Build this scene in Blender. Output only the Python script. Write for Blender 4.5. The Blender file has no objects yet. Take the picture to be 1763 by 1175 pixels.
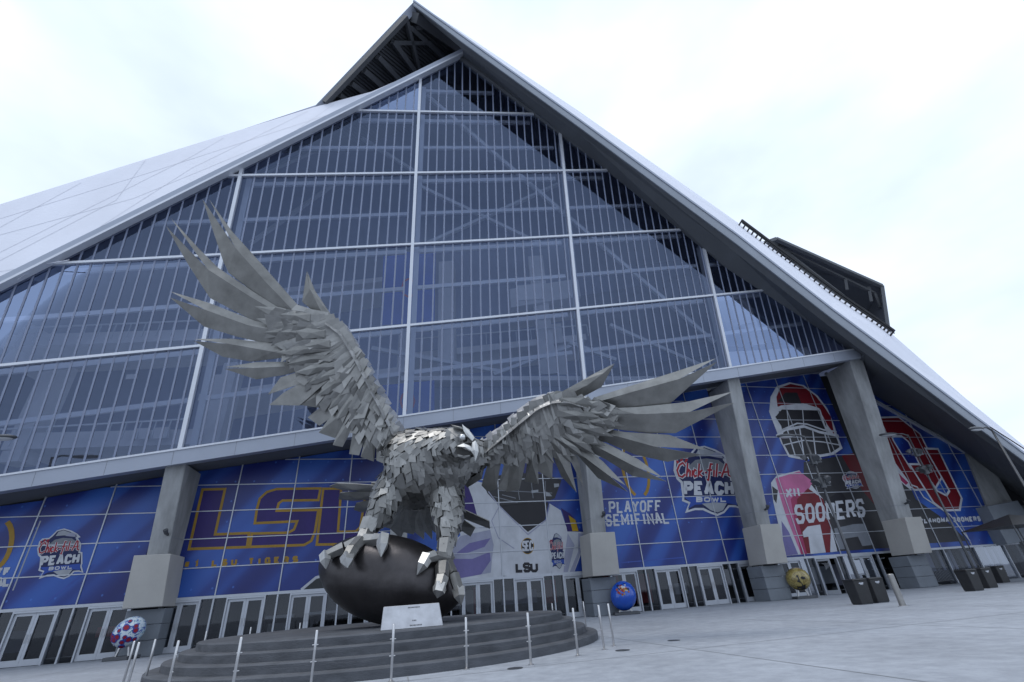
import bpy, bmesh, math, random
from mathutils import Vector, Matrix
import numpy as np
random.seed(7)
sc = bpy.context.scene
COL = sc.collection

# ---------------------------------------------------------------- camera
FPX, PITCH, ROLL, EYE = 797.6, 0.50601, -0.07697, 1.24
CX, CY = 881.5, 587.5
_f = np.array([0, math.cos(PITCH), math.sin(PITCH)]); _r = np.array([1.0, 0, 0]); _u = np.cross(_r, _f)
RI = math.cos(ROLL)*_r + math.sin(ROLL)*_u
UP = -math.sin(ROLL)*_r + math.cos(ROLL)*_u
CAM = np.array([0, 0, EYE])
cam = bpy.data.cameras.new('camera'); camo = bpy.data.objects.new('camera', cam); COL.objects.link(camo)
cam.sensor_width = 36; cam.lens = FPX/1763*36; cam.clip_start = 0.1; cam.clip_end = 2000
camo.matrix_world = Matrix(((RI[0], UP[0], -_f[0], 0), (RI[1], UP[1], -_f[1], 0), (RI[2], UP[2], -_f[2], EYE), (0, 0, 0, 1)))
sc.camera = camo
# ---------------------------------------------------------------- sky, sun, exposure
w = bpy.data.worlds.new('World'); sc.world = w; w.use_nodes = True
nt = w.node_tree; N = nt.nodes; L = nt.links; N.clear()
out = N.new('ShaderNodeOutputWorld'); bg = N.new('ShaderNodeBackground'); bg.inputs[1].default_value = 0.1
sky = N.new('ShaderNodeTexSky'); sky.sky_type = 'NISHITA'; sky.sun_disc = False
SUN_EL, SUN_AZ = math.radians(70), math.radians(262)
sky.sun_elevation = SUN_EL; sky.sun_rotation = SUN_AZ
tc = N.new('ShaderNodeTexCoord'); mp = N.new('ShaderNodeMapping'); mp.inputs['Scale'].default_value = (1, 1, 2.2)
mp.inputs['Location'].default_value = (1.3, 0.2, 0.35)
no = N.new('ShaderNodeTexNoise'); no.inputs['Scale'].default_value = 1.7; no.inputs['Detail'].default_value = 5; no.inputs['Roughness'].default_value = 0.5
rp = N.new('ShaderNodeValToRGB'); rp.color_ramp.elements[0].position = 0.36; rp.color_ramp.elements[0].color = (0.975,)*3+(1,); rp.color_ramp.elements[1].position = 0.52; rp.color_ramp.elements[1].color = (1.0,)*3+(1,)
mx = N.new('ShaderNodeMix'); mx.data_type = 'RGBA'; mx.inputs[7].default_value = (8.9, 9.7, 11.3, 1)
L.new(tc.outputs['Generated'], mp.inputs[0]); L.new(mp.outputs[0], no.inputs[0]); L.new(no.outputs[0], rp.inputs[0])
cl = N.new('ShaderNodeValToRGB'); cl.color_ramp.elements[0].position = 0.33; cl.color_ramp.elements[0].color = (0.60, 0.70, 0.86, 1); cl.color_ramp.elements[1].position = 0.60; cl.color_ramp.elements[1].color = (0.82, 0.925, 1.08, 1)
sc10 = N.new('ShaderNodeVectorMath'); sc10.operation = 'SCALE'; sc10.inputs['Scale'].default_value = 12.9
L.new(no.outputs[0], cl.inputs[0]); L.new(cl.outputs[0], sc10.inputs[0]); L.new(sc10.outputs[0], mx.inputs[7])   # overcast cloud deck over the clear sky
L.new(rp.outputs[0], mx.inputs[0]); L.new(sky.outputs[0], mx.inputs[6]); L.new(mx.outputs[2], bg.inputs[0]); L.new(bg.outputs[0], out.inputs[0])
sun = bpy.data.lights.new('sun', 'SUN'); sun.energy = 1.5; sun.angle = math.radians(25); sun.color = (1, 0.97, 0.93)
suno = bpy.data.objects.new('sun', sun); COL.objects.link(suno)
sdir = Vector((math.sin(SUN_AZ)*math.cos(SUN_EL), math.cos(SUN_AZ)*math.cos(SUN_EL), math.sin(SUN_EL)))
suno.rotation_euler = sdir.to_track_quat('Z', 'Y').to_euler(); suno.location = (0, -20, 60)
sc.view_settings.view_transform = 'Standard'; sc.view_settings.look = 'None'; sc.view_settings.exposure = 0.0; sc.view_settings.gamma = 1
sc.render.engine = 'CYCLES'

# ---------------------------------------------------------------- helpers
def ray(px, py): return RI*(px-CX)/FPX - UP*(py-CY)/FPX + _f
class Plane:
    def __init__(s, p, n): s.p = np.array(p, float); s.n = np.array(n, float)/np.linalg.norm(n)
    def at(s, px, py, off=0):
        d = ray(px, py); return CAM + d*(((s.p+s.n*off-CAM)@s.n)/(d@s.n))
def atY(px, py, Y): d = ray(px, py); return CAM + d*(Y/d[1])
def atZ(px, py, z): d = ray(px, py); return CAM + d*((z-EYE)/d[2])
def mpp(p): return float((np.array(p)-CAM)@_f)/FPX      # metres per photo pixel at p
def Z(ox, oy, s, pts): return [(ox+x/s, oy+y/s) for x, y in pts]

MATS = {}
ALB = 0.80        # overall reflectance of painted and mineral surfaces under this bright overcast
def mat(name, col, rough=0.6, metal=0.0, var=0.0, scale=3.0, bump=0.0, bscale=None, spec=0.5, detail=6, stretch=None, coat=0):
    m = bpy.data.materials.new(name); m.use_nodes = True; MATS[name] = m
    if metal < 0.5: col = tuple(c*ALB for c in col)
    n = m.node_tree.nodes; l = m.node_tree.links; b = n['Principled BSDF']
    b.inputs['Base Color'].default_value = (*col, 1); b.inputs['Roughness'].default_value = rough; b.inputs['Metallic'].default_value = metal
    b.inputs['Specular IOR Level'].default_value = spec; b.inputs['Coat Weight'].default_value = coat
    if var or bump:
        g = n.new('ShaderNodeNewGeometry'); src = g.outputs['Position']
        if stretch:
            mm = n.new('ShaderNodeMapping'); mm.inputs['Scale'].default_value = stretch; l.new(src, mm.inputs[0]); src = mm.outputs[0]
        t = n.new('ShaderNodeTexNoise'); t.inputs['Scale'].default_value = scale; t.inputs['Detail'].default_value = detail; t.inputs['Roughness'].default_value = 0.62; l.new(src, t.inputs[0])
        r = n.new('ShaderNodeValToRGB'); r.color_ramp.elements[0].position = 0.3; r.color_ramp.elements[1].position = 0.72
        r.color_ramp.elements[0].color = tuple(max(0, c*(1-var)) for c in col)+(1,); r.color_ramp.elements[1].color = tuple(min(1, c*(1+var)) for c in col)+(1,)
        l.new(t.outputs[0], r.inputs[0]); l.new(r.outputs[0], b.inputs['Base Color'])
        if bump:
            t2 = n.new('ShaderNodeTexNoise'); t2.inputs['Scale'].default_value = bscale or scale*4; t2.inputs['Detail'].default_value = 4; l.new(src, t2.inputs[0])
            bp = n.new('ShaderNodeBump'); bp.inputs['Strength'].default_value = bump; bp.inputs['Distance'].default_value = 0.05; l.new(t2.outputs[0], bp.inputs['Height']); l.new(bp.outputs[0], b.inputs['Normal'])
    return m
def object_tint(m, amount):
    """vary a material's colour a little from object to object"""
    n = m.node_tree.nodes; l = m.node_tree.links; b = n['Principled BSDF']
    oi = n.new('ShaderNodeObjectInfo'); mr = n.new('ShaderNodeMapRange'); mr.inputs[3].default_value = 1-amount; mr.inputs[4].default_value = 1+amount
    l.new(oi.outputs['Random'], mr.inputs[0]); mu = n.new('ShaderNodeMix'); mu.data_type = 'RGBA'; mu.blend_type = 'MULTIPLY'; mu.inputs[0].default_value = 1
    if b.inputs['Base Color'].links: l.new(b.inputs['Base Color'].links[0].from_socket, mu.inputs[6])
    else: mu.inputs[6].default_value = b.inputs['Base Color'].default_value
    l.new(mr.outputs[0], mu.inputs[7]); l.new(mu.outputs[2], b.inputs['Base Color'])
def glass(name, tint, refl, base, edge, rough=0.02):
    m = bpy.data.materials.new(name); m.use_nodes = True; MATS[name] = m
    n = m.node_tree.nodes; l = m.node_tree.links; n.clear()
    o = n.new('ShaderNodeOutputMaterial'); t = n.new('ShaderNodeBsdfTransparent'); t.inputs[0].default_value = (*tint, 1)
    g = n.new('ShaderNodeBsdfGlossy'); g.inputs[0].default_value = (*refl, 1); g.inputs['Roughness'].default_value = rough
    lw = n.new('ShaderNodeLayerWeight'); lw.inputs[0].default_value = 0.35; mr = n.new('ShaderNodeMapRange'); mr.inputs[3].default_value = base; mr.inputs[4].default_value = edge
    l.new(lw.outputs['Fresnel'], mr.inputs[0]); s = n.new('ShaderNodeMixShader'); l.new(mr.outputs[0], s.inputs[0]); l.new(t.outputs[0], s.inputs[1]); l.new(g.outputs[0], s.inputs[2]); l.new(s.outputs[0], o.inputs[0])
    ge = n.new('ShaderNodeNewGeometry'); tn = n.new('ShaderNodeTexNoise'); tn.inputs['Scale'].default_value = 0.35; l.new(ge.outputs['Position'], tn.inputs[0])
    bp = n.new('ShaderNodeBump'); bp.inputs['Strength'].default_value = 0.05; bp.inputs['Distance'].default_value = 0.1; l.new(tn.outputs[0], bp.inputs['Height']); l.new(bp.outputs[0], g.inputs['Normal'])
    return m

def wloc(o):
    v = Vector((0, 0, 0))
    while o is not None: v += o.location; o = o.parent
    return v
def tag(o, label=None, cat=None, group=None, kind=None):
    if label: o['label'] = label
    if cat: o['category'] = cat
    if group: o['group'] = group
    if kind: o['kind'] = kind
    return o
def empty(name, loc, label, cat, group=None):
    o = bpy.data.objects.new(name, None); COL.objects.link(o); o.location = Vector([float(c) for c in loc]); o.empty_display_size = 0.3
    return tag(o, label, cat, group)
class MB:
    def __init__(s): s.v = []; s.f = []; s.mi = []
    def add(s, verts, faces, mi=0):
        k = len(s.v); s.v += [tuple(float(c) for c in v) for v in verts]; s.f += [tuple(k+i for i in f) for f in faces]; s.mi += [mi]*len(faces); return s
    def hexa(s, p, mi=0):   # 8 points: bottom ring 0-3, top ring 4-7
        return s.add(p, [(3, 2, 1, 0), (4, 5, 6, 7), (0, 1, 5, 4), (1, 2, 6, 5), (2, 3, 7, 6), (3, 0, 4, 7)], mi)
    def box(s, o, a, b, c, mi=0):  # corner + three edge vectors
        o, a, b, c = map(np.array, (o, a, b, c)); return s.hexa([o, o+a, o+a+b, o+b, o+c, o+a+c, o+a+b+c, o+b+c], mi)
    def bar(s, p, q, w1, w2, up=(0, 0, 1), mi=0):   # rectangular bar from p to q, w1 across, w2 along 'up'
        p, q = np.array(p, float), np.array(q, float); d = q-p; d /= np.linalg.norm(d)
        x = np.cross(d, np.array(up, float)); x /= np.linalg.norm(x); y = np.cross(x, d)
        a = [p+x*i*w1/2+y*j*w2/2 for i, j in ((-1, -1), (1, -1), (1, 1), (-1, 1))]; b = [c+(q-p) for c in a]
        return s.hexa(a+b, mi)
    def tube(s, pts, radii, n=8, mi=0, cap=True):
        pts = [np.array(p, float) for p in pts]; rings = []
        if not hasattr(radii, '__len__'): radii = [radii]*len(pts)
        ref = None
        for i, p in enumerate(pts):
            d = pts[min(i+1, len(pts)-1)]-pts[max(i-1, 0)]; d /= np.linalg.norm(d)
            if ref is None: ref = np.array([0, 0, 1.0]) if abs(d[2]) < 0.9 else np.array([1.0, 0, 0])
            x = np.cross(d, ref); x /= np.linalg.norm(x); y = np.cross(x, d); ref = y
            rings.append([p+(x*math.cos(2*math.pi*k/n)+y*math.sin(2*math.pi*k/n))*radii[i] for k in range(n)])
        k0 = len(s.v)
        s.add([v for r in rings for v in r], [(i*n+k, i*n+(k+1) % n, (i+1)*n+(k+1) % n, (i+1)*n+k) for i in range(len(pts)-1) for k in range(n)], mi)
        if cap:
            s.f += [tuple(k0+k for k in range(n))[::-1], tuple(k0+(len(pts)-1)*n+k for k in range(n))]; s.mi += [mi, mi]
        return s
    def lathe(s, c, prof, n=24, mi=0):   # prof: list of (r, z)
        c = np.array(c, float); rings = [[c+np.array([r*math.cos(2*math.pi*k/n), r*math.sin(2*math.pi*k/n), z]) for k in range(n)] for r, z in prof]
        k0 = len(s.v); m = len(prof)
        s.add([v for r in rings for v in r], [(i*n+k, i*n+(k+1) % n, (i+1)*n+(k+1) % n, (i+1)*n+k) for i in range(m-1) for k in range(n)], mi)
        s.f += [tuple(k0+k for k in range(n))[::-1], tuple(k0+(m-1)*n+k for k in range(n))]; s.mi += [mi, mi]; return s
    def sphere(s, c, r, nu=12, nv=8, mi=0, M=None):
        c = np.array(c, float); r = np.array(r if hasattr(r, '__len__') else (r, r, r), float)
        vs = []
        for j in range(nv+1):
            th = math.pi*(0.004+0.992*j/nv)
            for i in range(nu):
                ph = 2*math.pi*i/nu; q = np.array([math.sin(th)*math.cos(ph), math.sin(th)*math.sin(ph), math.cos(th)])*r
                vs.append(c+(M@q if M is not None else q))
        return s.add(vs, [(j*nu+i, (j+1)*nu+i, (j+1)*nu+(i+1) % nu, j*nu+(i+1) % nu) for j in range(nv) for i in range(nu)], mi)
    def slab(s, pts, thick, mi=0):   # polygon (3-D points) extruded along vector thick; each entry may be its own list
        n = len(pts); t = np.array(thick, float); pts = [np.array(p, float) for p in pts]
        return s.add(pts+[p+t for p in pts], [tuple(range(n)), tuple(range(2*n-1, n-1, -1))]+[(i, n+i, n+(i+1) % n, (i+1) % n) for i in range(n)], mi)
    def build(s, name, m, parent=None, smooth=False, bevel=0):
        off = wloc(parent) if parent else Vector((0, 0, 0))
        me = bpy.data.meshes.new(name); me.from_pydata([(v[0]-off.x, v[1]-off.y, v[2]-off.z) for v in s.v], [], s.f)
        bm = bmesh.new(); bm.from_mesh(me)
        for f, i in zip(bm.faces, s.mi): f.material_index = i
        bmesh.ops.recalc_face_normals(bm, faces=bm.faces)
        if bevel: bmesh.ops.bevel(bm, geom=[e for e in bm.edges], offset=bevel, segments=1, affect='EDGES', clamp_overlap=True)
        bm.to_mesh(me); bm.free()
        for mm in (m if isinstance(m, (list, tuple)) else [m]): me.materials.append(MATS[mm] if isinstance(mm, str) else mm)
        if smooth: me.polygons.foreach_set('use_smooth', [True]*len(me.polygons))
        o = bpy.data.objects.new(name, me); COL.objects.link(o); o.parent = parent
        return o
def rebase(o):
    """move a single-mesh thing's origin to its base centre"""
    v = [x.co for x in o.data.vertices]; c = Vector(((min(a.x for a in v)+max(a.x for a in v))/2, (min(a.y for a in v)+max(a.y for a in v))/2, min(a.z for a in v)))
    o.data.transform(Matrix.Translation(-c)); o.location = c; return o

# ---------------------------------------------------------------- materials
ground_m = mat('plaza_concrete', (0.41, 0.44, 0.49), 0.8, var=0.14, scale=0.35, bump=0.15, bscale=9, spec=0.25, detail=9)
mat('step_concrete', (0.115, 0.122, 0.138), 0.85, var=0.25, scale=1.6, bump=0.25, bscale=14, spec=0.2, stretch=(1, 1, 3))
mat('column_concrete', (0.33, 0.34, 0.35), 0.8, var=0.32, scale=1.1, bump=0.15, bscale=10, spec=0.3, stretch=(1, 1, 0.3))
mat('cream_panel', (0.46, 0.45, 0.43), 0.7, var=0.08, scale=0.8, bump=0.05)
mat('grey_block', (0.20, 0.225, 0.26), 0.75, var=0.1, scale=1.2, bump=0.1, bscale=12)
mat('joint', (0.27, 0.285, 0.31), 0.9)
mat('white_metal', (0.74, 0.77, 0.84), 0.38, 0.3, var=0.05, scale=0.6)
mat('beam_panel', (0.42, 0.46, 0.55), 0.42, 0.25, var=0.05, scale=0.4)
mat('rib_metal', (0.25, 0.29, 0.41), 0.5, 0.2)
mat('rail_metal', (0.50, 0.52, 0.55), 0.6, 0.1)
mat('roof_white', (0.86, 0.88, 0.97), 0.75, 0.0, var=0.05, scale=0.25, spec=0.2)
mat('roof_joint', (0.74, 0.76, 0.85), 0.6)
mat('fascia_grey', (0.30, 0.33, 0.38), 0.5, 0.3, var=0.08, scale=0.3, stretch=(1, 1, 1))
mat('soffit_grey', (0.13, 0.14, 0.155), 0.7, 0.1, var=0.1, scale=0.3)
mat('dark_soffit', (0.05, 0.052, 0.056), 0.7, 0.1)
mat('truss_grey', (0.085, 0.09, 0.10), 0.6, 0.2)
mat('frame_alu', (0.50, 0.53, 0.59), 0.42, 0.35, var=0.04)
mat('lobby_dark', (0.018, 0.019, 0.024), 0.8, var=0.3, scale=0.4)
mat('interior_dark', (0.27, 0.30, 0.42), 0.9, var=0.3, scale=0.12)
mat('interior_slab', (0.52, 0.52, 0.53), 0.8, var=0.15, scale=0.3)
mat('interior_seat', (0.13, 0.15, 0.22), 0.8, var=0.3, scale=0.4)
mat('red_paint', (0.42, 0.03, 0.035), 0.5)
mat('bollard_steel', (0.30, 0.295, 0.29), 0.45, 0.8, var=0.1, scale=5)
mat('steel_post', (0.55, 0.55, 0.56), 0.32, 0.85, var=0.08, scale=5)
mat('black_plastic', (0.022, 0.023, 0.026), 0.45, var=0.2, scale=4)
mat('lamp_grey', (0.085, 0.09, 0.10), 0.45, 0.5, var=0.1)
mat('lamp_glass', (0.6, 0.62, 0.65), 0.2)
feather_m = mat('feather_steel', (0.225, 0.224, 0.216), 0.44, 0.85, var=0.22, scale=1.6, bump=0.08, bscale=7)
object_tint(feather_m, 0.16)
mat('scale_steel', (0.25, 0.249, 0.243), 0.44, 0.85, var=0.16, scale=3, bump=0.05)
object_tint(MATS['scale_steel'], 0.3)
mat('skylit_steel', (0.44, 0.44, 0.44), 0.42, 0.8, var=0.14, scale=3)  # skylit copy of the plate steel: sky brightness put into the colour
object_tint(MATS['skylit_steel'], 0.25)
mat('talon_steel', (0.52, 0.52, 0.51), 0.42, 0.85, var=0.1, scale=4)
mat('eye_steel', (0.6, 0.6, 0.6), 0.15, 0.9)
mat('mouth_dark', (0.02, 0.02, 0.02), 0.7)
mat('bronze', (0.058, 0.054, 0.056), 0.34, 0.8, var=0.3, scale=1.3, bump=0.4, bscale=1.6)
mat('plaque_steel', (0.40, 0.415, 0.45), 0.5, 0.6, var=0.16, scale=3.5)
mat('ink_dark', (0.03, 0.03, 0.035), 0.6)
glass('facade_glass', (0.68, 0.72, 0.82), (0.52, 0.66, 1.0), 0.09, 0.34)
glass('door_glass', (0.55, 0.58, 0.62), (0.8, 0.85, 0.95), 0.04, 0.3)
PR = {}
def pm(name, col):
    if name not in PR: PR[name] = mat('print_'+name, tuple(c*0.8 for c in col), 0.45, var=0.17, scale=1.1, spec=0.3, stretch=(1, 1, 0.6))
    return 'print_'+name
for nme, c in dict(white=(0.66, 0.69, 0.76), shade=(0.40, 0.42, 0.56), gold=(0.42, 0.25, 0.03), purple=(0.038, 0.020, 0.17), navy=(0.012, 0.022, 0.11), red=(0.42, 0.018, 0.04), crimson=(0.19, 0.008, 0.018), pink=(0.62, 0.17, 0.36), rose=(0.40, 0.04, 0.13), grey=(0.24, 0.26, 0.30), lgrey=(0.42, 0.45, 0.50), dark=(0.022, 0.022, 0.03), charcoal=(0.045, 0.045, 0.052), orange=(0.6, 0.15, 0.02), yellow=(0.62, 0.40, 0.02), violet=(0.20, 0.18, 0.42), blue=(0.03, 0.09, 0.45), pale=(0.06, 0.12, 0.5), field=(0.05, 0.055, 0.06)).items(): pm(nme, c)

# ---------------------------------------------------------------- planes of the building
ANG = math.radians(14.5)
WD = np.array([math.cos(ANG), math.sin(ANG), 0]); WN = np.array([math.sin(ANG), -math.cos(ANG), 0]); W0 = np.array([0, 31.6, 0.0]); UZ = np.array([0, 0, 1.0])
WALL = Plane(W0, WN)
def wp(s, z, off=0): return W0 + WD*s + UZ*z + WN*off
def wsz(px, py): a = WALL.at(px, py); return ((a-W0)@WD, a[2])
GU = np.array([0.03408257, -0.13078631, 0.99082457]); GV = np.array([0.96528785, 0.20945236, 0.15604193]); GN = np.array([0.23091796, -0.96354407, -0.13512851]); G0 = np.array([0, 30.3, 0.0])
GP = Plane(G0, GN)
def gp(a, b, off=0): return G0 + GV*a + GU*b + GN*off
BB, BT = 11.92, 12.66           # facade beam
AV = [-31.8, -19.75, -7.69, 4.44, 16.26, 28.3]
ROWS = [12.66, 18.9, 25.2, 31.58, 37.82, 44.2]
APX = (-4.37, 44.5)
LS, RS = 0.776, -0.9695
AL = -52.0
def gtop(a): return APX[1] + ((a-APX[0])*LS if a < APX[0] else (a-APX[0])*RS)
def clip(poly, n, c):           # keep points with n.p <= c
    o = []
    for i, p in enumerate(poly):
        q = poly[(i+1) % len(poly)]; dp = n[0]*p[0]+n[1]*p[1]-c; dq = n[0]*q[0]+n[1]*q[1]-c
        if dp <= 0: o.append(p)
        if dp*dq < 0: t = dp/(dp-dq); o.append((p[0]+(q[0]-p[0])*t, p[1]+(q[1]-p[1])*t))
    return o
def gclip(poly):
    poly = clip(poly, (-LS, 1), APX[1]-LS*APX[0])
    return clip(poly, (-RS, 1), APX[1]-RS*APX[0]) if poly else poly

# ---------------------------------------------------------------- ground
gm = ground_m.node_tree; b = gm.nodes['Principled BSDF']
g = MB().add([(-300, -300, 0), (300, -300, 0), (300, 300, 0), (-300, 300, 0)], [(0, 1, 2, 3)]).build('plaza_ground', 'plaza_concrete'); tag(g, kind='structure')
def soften_ground():
    n, l = gm.nodes, gm.links
    ge = n.new('ShaderNodeNewGeometry'); t = n.new('ShaderNodeTexNoise'); t.inputs['Scale'].default_value = 2.6; t.inputs['Detail'].default_value = 8; t.inputs['Roughness'].default_value = 0.7
    l.new(ge.outputs['Position'], t.inputs[0]); r = n.new('ShaderNodeValToRGB'); r.color_ramp.elements[0].position = 0.38; r.color_ramp.elements[0].color = (0.80, 0.80, 0.81, 1); r.color_ramp.elements[1].position = 0.62; r.color_ramp.elements[1].color = (1.0, 1.0, 1.0, 1)
    l.new(t.outputs[0], r.inputs[0]); mu = n.new('ShaderNodeMix'); mu.data_type = 'RGBA'; mu.blend_type = 'MULTIPLY'; mu.inputs[0].default_value = 1
    src = b.inputs['Base Color'].links[0].from_socket; l.new(src, mu.inputs[6]); l.new(r.outputs[0], mu.inputs[7]); l.new(mu.outputs[2], b.inputs['Base Color'])
soften_ground()
jm = MB()
for k in range(-8, 12):         # saw-cut joints of the plaza slabs
    for (p, q) in ((wp(k*6.1-1.5, 0.004, 0.9), wp(k*6.1-1.5, 0.004, 34)), (wp(-50, 0.004, 1.2+(k+8)*6.1), wp(60, 0.004, 1.2+(k+8)*6.1))):
        d = (q-p)/np.linalg.norm(q-p); x = np.array([-d[1], d[0], 0])*0.012
        if k+8 > 5 and abs(d@WD) > 0.9: continue
        jm.add([p-x, p+x, q+x, q-x], [(0, 1, 2, 3)])
tag(jm.build('pavement_joints', 'joint'), kind='structure')

# ================================================================ STADIUM
st = empty('stadium', (0, 31.6, 0), 'huge angular stadium with tilted glass wall, white roof and grey gable fascia', 'stadium')
# --- big glass panes, one object per bay and row
cols = [AL, -43.8] + AV[:5] + [28.3, 40]
for i in range(len(cols)-1):
    for j in range(len(ROWS)-1):
        cell = gclip([(cols[i]+0.04, ROWS[j]+0.04), (cols[i+1]-0.04, ROWS[j]+0.04), (cols[i+1]-0.04, ROWS[j+1]-0.04), (cols[i]+0.04, ROWS[j+1]-0.04)])
        if len(cell) < 3: continue
        MB().add([gp(a, b, 0) for a, b in cell], [tuple(range(len(cell)))]).build('glass_pane', 'facade_glass', st)
# --- white main mullions
for a in cols[1:-1]:
    t = gtop(a)
    if t > BT+0.3: MB().box(gp(a-0.11, BT, -0.1), GV*0.22, GU*(t-BT), GN*0.28).build('vertical_mullion', 'white_metal', st)
for b_ in ROWS[1:-1]:
    a0 = max(AL, APX[0]+(b_-APX[1])/LS); a1 = APX[0]+(b_-APX[1])/RS
    MB().box(gp(a0, b_-0.075, -0.1), GV*(a1-a0), GU*0.15, GN*0.262).build('horizontal_mullion', 'white_metal', st)
# --- thin ribs
RIB = 12.06/18
k = 0; a = AL+0.3
while a < 28.2:
    ph = ((a-4.44)/12.06) % 1
    if 0.02 < ph < 0.98:
        t = gtop(a)-0.15
        if t > BT+0.4: MB().box(gp(a-0.035, BT, 0.012), GV*0.11, GU*(t-BT), GN*0.012).build('vertical_rib', 'rib_metal', st)
    a += RIB
# --- horizontal tube rails and posts behind the glass
for j in range(5):
    for f_, wd_, dp_ in ((0.5, 0.17, -0.65), (0.0, 0.2, -0.9)):
        if j == 0 and f_ == 0: continue
        b_ = ROWS[j]+6.28*f_
        a0 = max(AL, APX[0]+(b_-APX[1])/LS)+0.5; a1 = APX[0]+(b_-APX[1])/RS-0.5
        for i in range(len(cols)-1):
            c0, c1 = max(a0, cols[i]+0.45), min(a1, cols[i+1]-0.45)
            if c1-c0 > 0.6: MB().bar(gp(c0, b_, dp_), gp(c1, b_, dp_), 0.2, wd_*1.6, GU).build('tube_rail', 'rail_metal', st)
for a in cols[1:-2]:
    t = gtop(a)-0.5
    if t > BT+0.5: MB().box(gp(a+0.14, BT, -1.0), GV*0.36, GU*(t-BT), GN*0.4).build('tube_post', 'rail_metal', st)
for (p, q, o) in [((735, 165), (1230, 590), -1.6), ((735, 420), (960, 318), -4), ((720, 320), (930, 420), -4), ((640, 600), (860, 640), -5), ((850, 645), (1000, 590), -5), ((980, 590), (1060, 620), -3), ((450, 300), (610, 230), -5), ((610, 230), (720, 300), -5), ((1050, 560), (1230, 640), -3), ((430, 420), (600, 300), -7)]:
    MB().bar(GP.at(*p, o), GP.at(*q, o), 0.28, 0.28, (0, 1, 0)).build('brace', 'rail_metal', st)
# --- facade beam, soffit, columns
MB().box(gp(AL, BB, -0.15), GV*(29.4-AL), GU*(BT-BB), GN*0.75).build('facade_beam', 'beam_panel', st)
MB().box(gp(AL, BT, -0.15), GV*(29.2-AL), GU*0.10, GN*0.82).build('beam_cap', 'white_metal', st)
for k in range(0, 27):
    a = AL+2+k*3.02
    MB().box(gp(a, BB+0.02, 0.59), GV*0.02, GU*0.7, GN*0.016).build('panel_joint', 'joint', st)
TOPL = [(-60, 3.2), (-28.4, 7.34), (-21, 8.78), (-12, 10.16), (19.2, 15.73), (28.1, 17.1), (32.4, 15.5), (40.1, 9.94), (46, 5.7)]
def wtop(s):
    for (s0, z0), (s1, z1) in zip(TOPL, TOPL[1:]):
        if s0 <= s <= s1: return z0+(z1-z0)*(s-s0)/(s1-s0)
sm = MB()
for s0, s1 in zip([-40, -28.4, -21, -12, 5, 19.2], [-28.4, -21, -12, 5, 19.2, 28.1]):
    def gback(s):                # soffit: back edge of the beam above wall coordinate s
        for _ in range(1): a = (s+0.6)/0.985
        return gp(a, BB+0.04, -0.1)
    sm.add([gback(s0), gback(s1), wp(s1, wtop(s1)-0.02, -0.2), wp(s0, wtop(s0)-0.02, -0.2)], [(0, 1, 2, 3)])
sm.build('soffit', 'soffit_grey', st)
sm = MB(); sm.bar(wp(-40, wtop(-40), 0.1), wp(19.2, wtop(19.2), 0.1), 0.25, 0.22); sm.bar(wp(19.2, wtop(19.2), 0.1), wp(28.1, wtop(28.1), 0.1), 0.25, 0.22); sm.bar(wp(28.6, wtop(28.6), 0.1), wp(44, wtop(44), 0.1), 0.25, 0.22)
sm.build('wall_head_trim', 'frame_alu', st)
def zb(z): return z/GU[2]
for a, wdt in zip([-31.8, -19.75, -7.69, 4.44, 16.26, 28.1], [0.95]*4+[1.05, 1.35]):
    def cp(da, z, off):          # point on the tilted column at height z
        p0 = gp(a, 0); bb = (z-p0[2])/GU[2]; return p0 + GU*bb + WD*da + WN*off
    zt = gp(a, BB)[2]+0.1; h = wdt/2; D = 1.35
    # front edge beveled prism
    MB().hexa([cp(-h, 3.4, -D), cp(h, 3.4, -D), cp(h, 3.4, 0), cp(-h, 3.4, 0), cp(-h, zt-0.25, -D-0.9), cp(h, zt+0.0, -D-0.9), cp(h, zt, 0.18), cp(-h, zt-0.15, 0.18)]).build('column', 'column_concrete', st, bevel=0.03)
    MB().box(cp(-h-0.01, 5.2, -D-0.1), WD*(wdt+0.02), WN*(D+0.135), UZ*0.035).build('column_joint', 'joint', st)
    bx = 1.62 if a > 16 else 1.75
    f = 0.45
    MB().hexa([cp(-bx*.47, 2.05, -1.3), cp(bx*.5, 2.05, -1.3), cp(bx*.5, 2.05, f), cp(-bx*.47, 2.05, f), cp(-bx*.46, 4.35, -1.3), cp(bx*.46, 4.35, -1.3), cp(bx*.46, 4.35, f+.1), cp(-bx*.46, 4.35, f+.1)]).build('column_cladding', 'cream_panel', st, bevel=0.02)
    pb = cp(0, 0, 0)
    lo = MB()
    for q in range(3): lo.box(pb-WD*0.82-WN*1.3+UZ*(q*0.66+0.012), WD*1.64, WN*1.45, UZ*0.645)
    lo.build('column_base', 'grey_block', st, bevel=0.012)
    MB().tube([cp(0.3, 5.3, 0.05), cp(0.3, 5.35, 0.3), cp(0.28, 5.5, 0.4)], [0.06, 0.09, 0.12], 8).build('floodlight', 'lamp_grey', st)
# far right column
pA, pB = WALL.at(1662, 776, 0.2), WALL.at(1690, 768, 0.2); pC, pD = WALL.at(1752, 880, 0.2), WALL.at(1712, 900, 0.2)
c = MB(); bk = -WN*1.6; c.hexa([pD+bk, pC+bk, pC, pD, pA+bk+WD*0.3, pB+bk, pB, pA]); c.build('column', 'column_concrete', st, bevel=0.03)
pE, pF, pG, pH = WALL.at(1700, 872, 0.9), WALL.at(1752, 862, 0.9), WALL.at(1795, 925, 0.9), WALL.at(1735, 938, 0.9)
MB().hexa([pH-WN*2, pG-WN*2, pG, pH, pE-WN*2, pF-WN*2, pF, pE]).build('column_cladding', 'grey_block', st, bevel=0.02)

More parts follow.
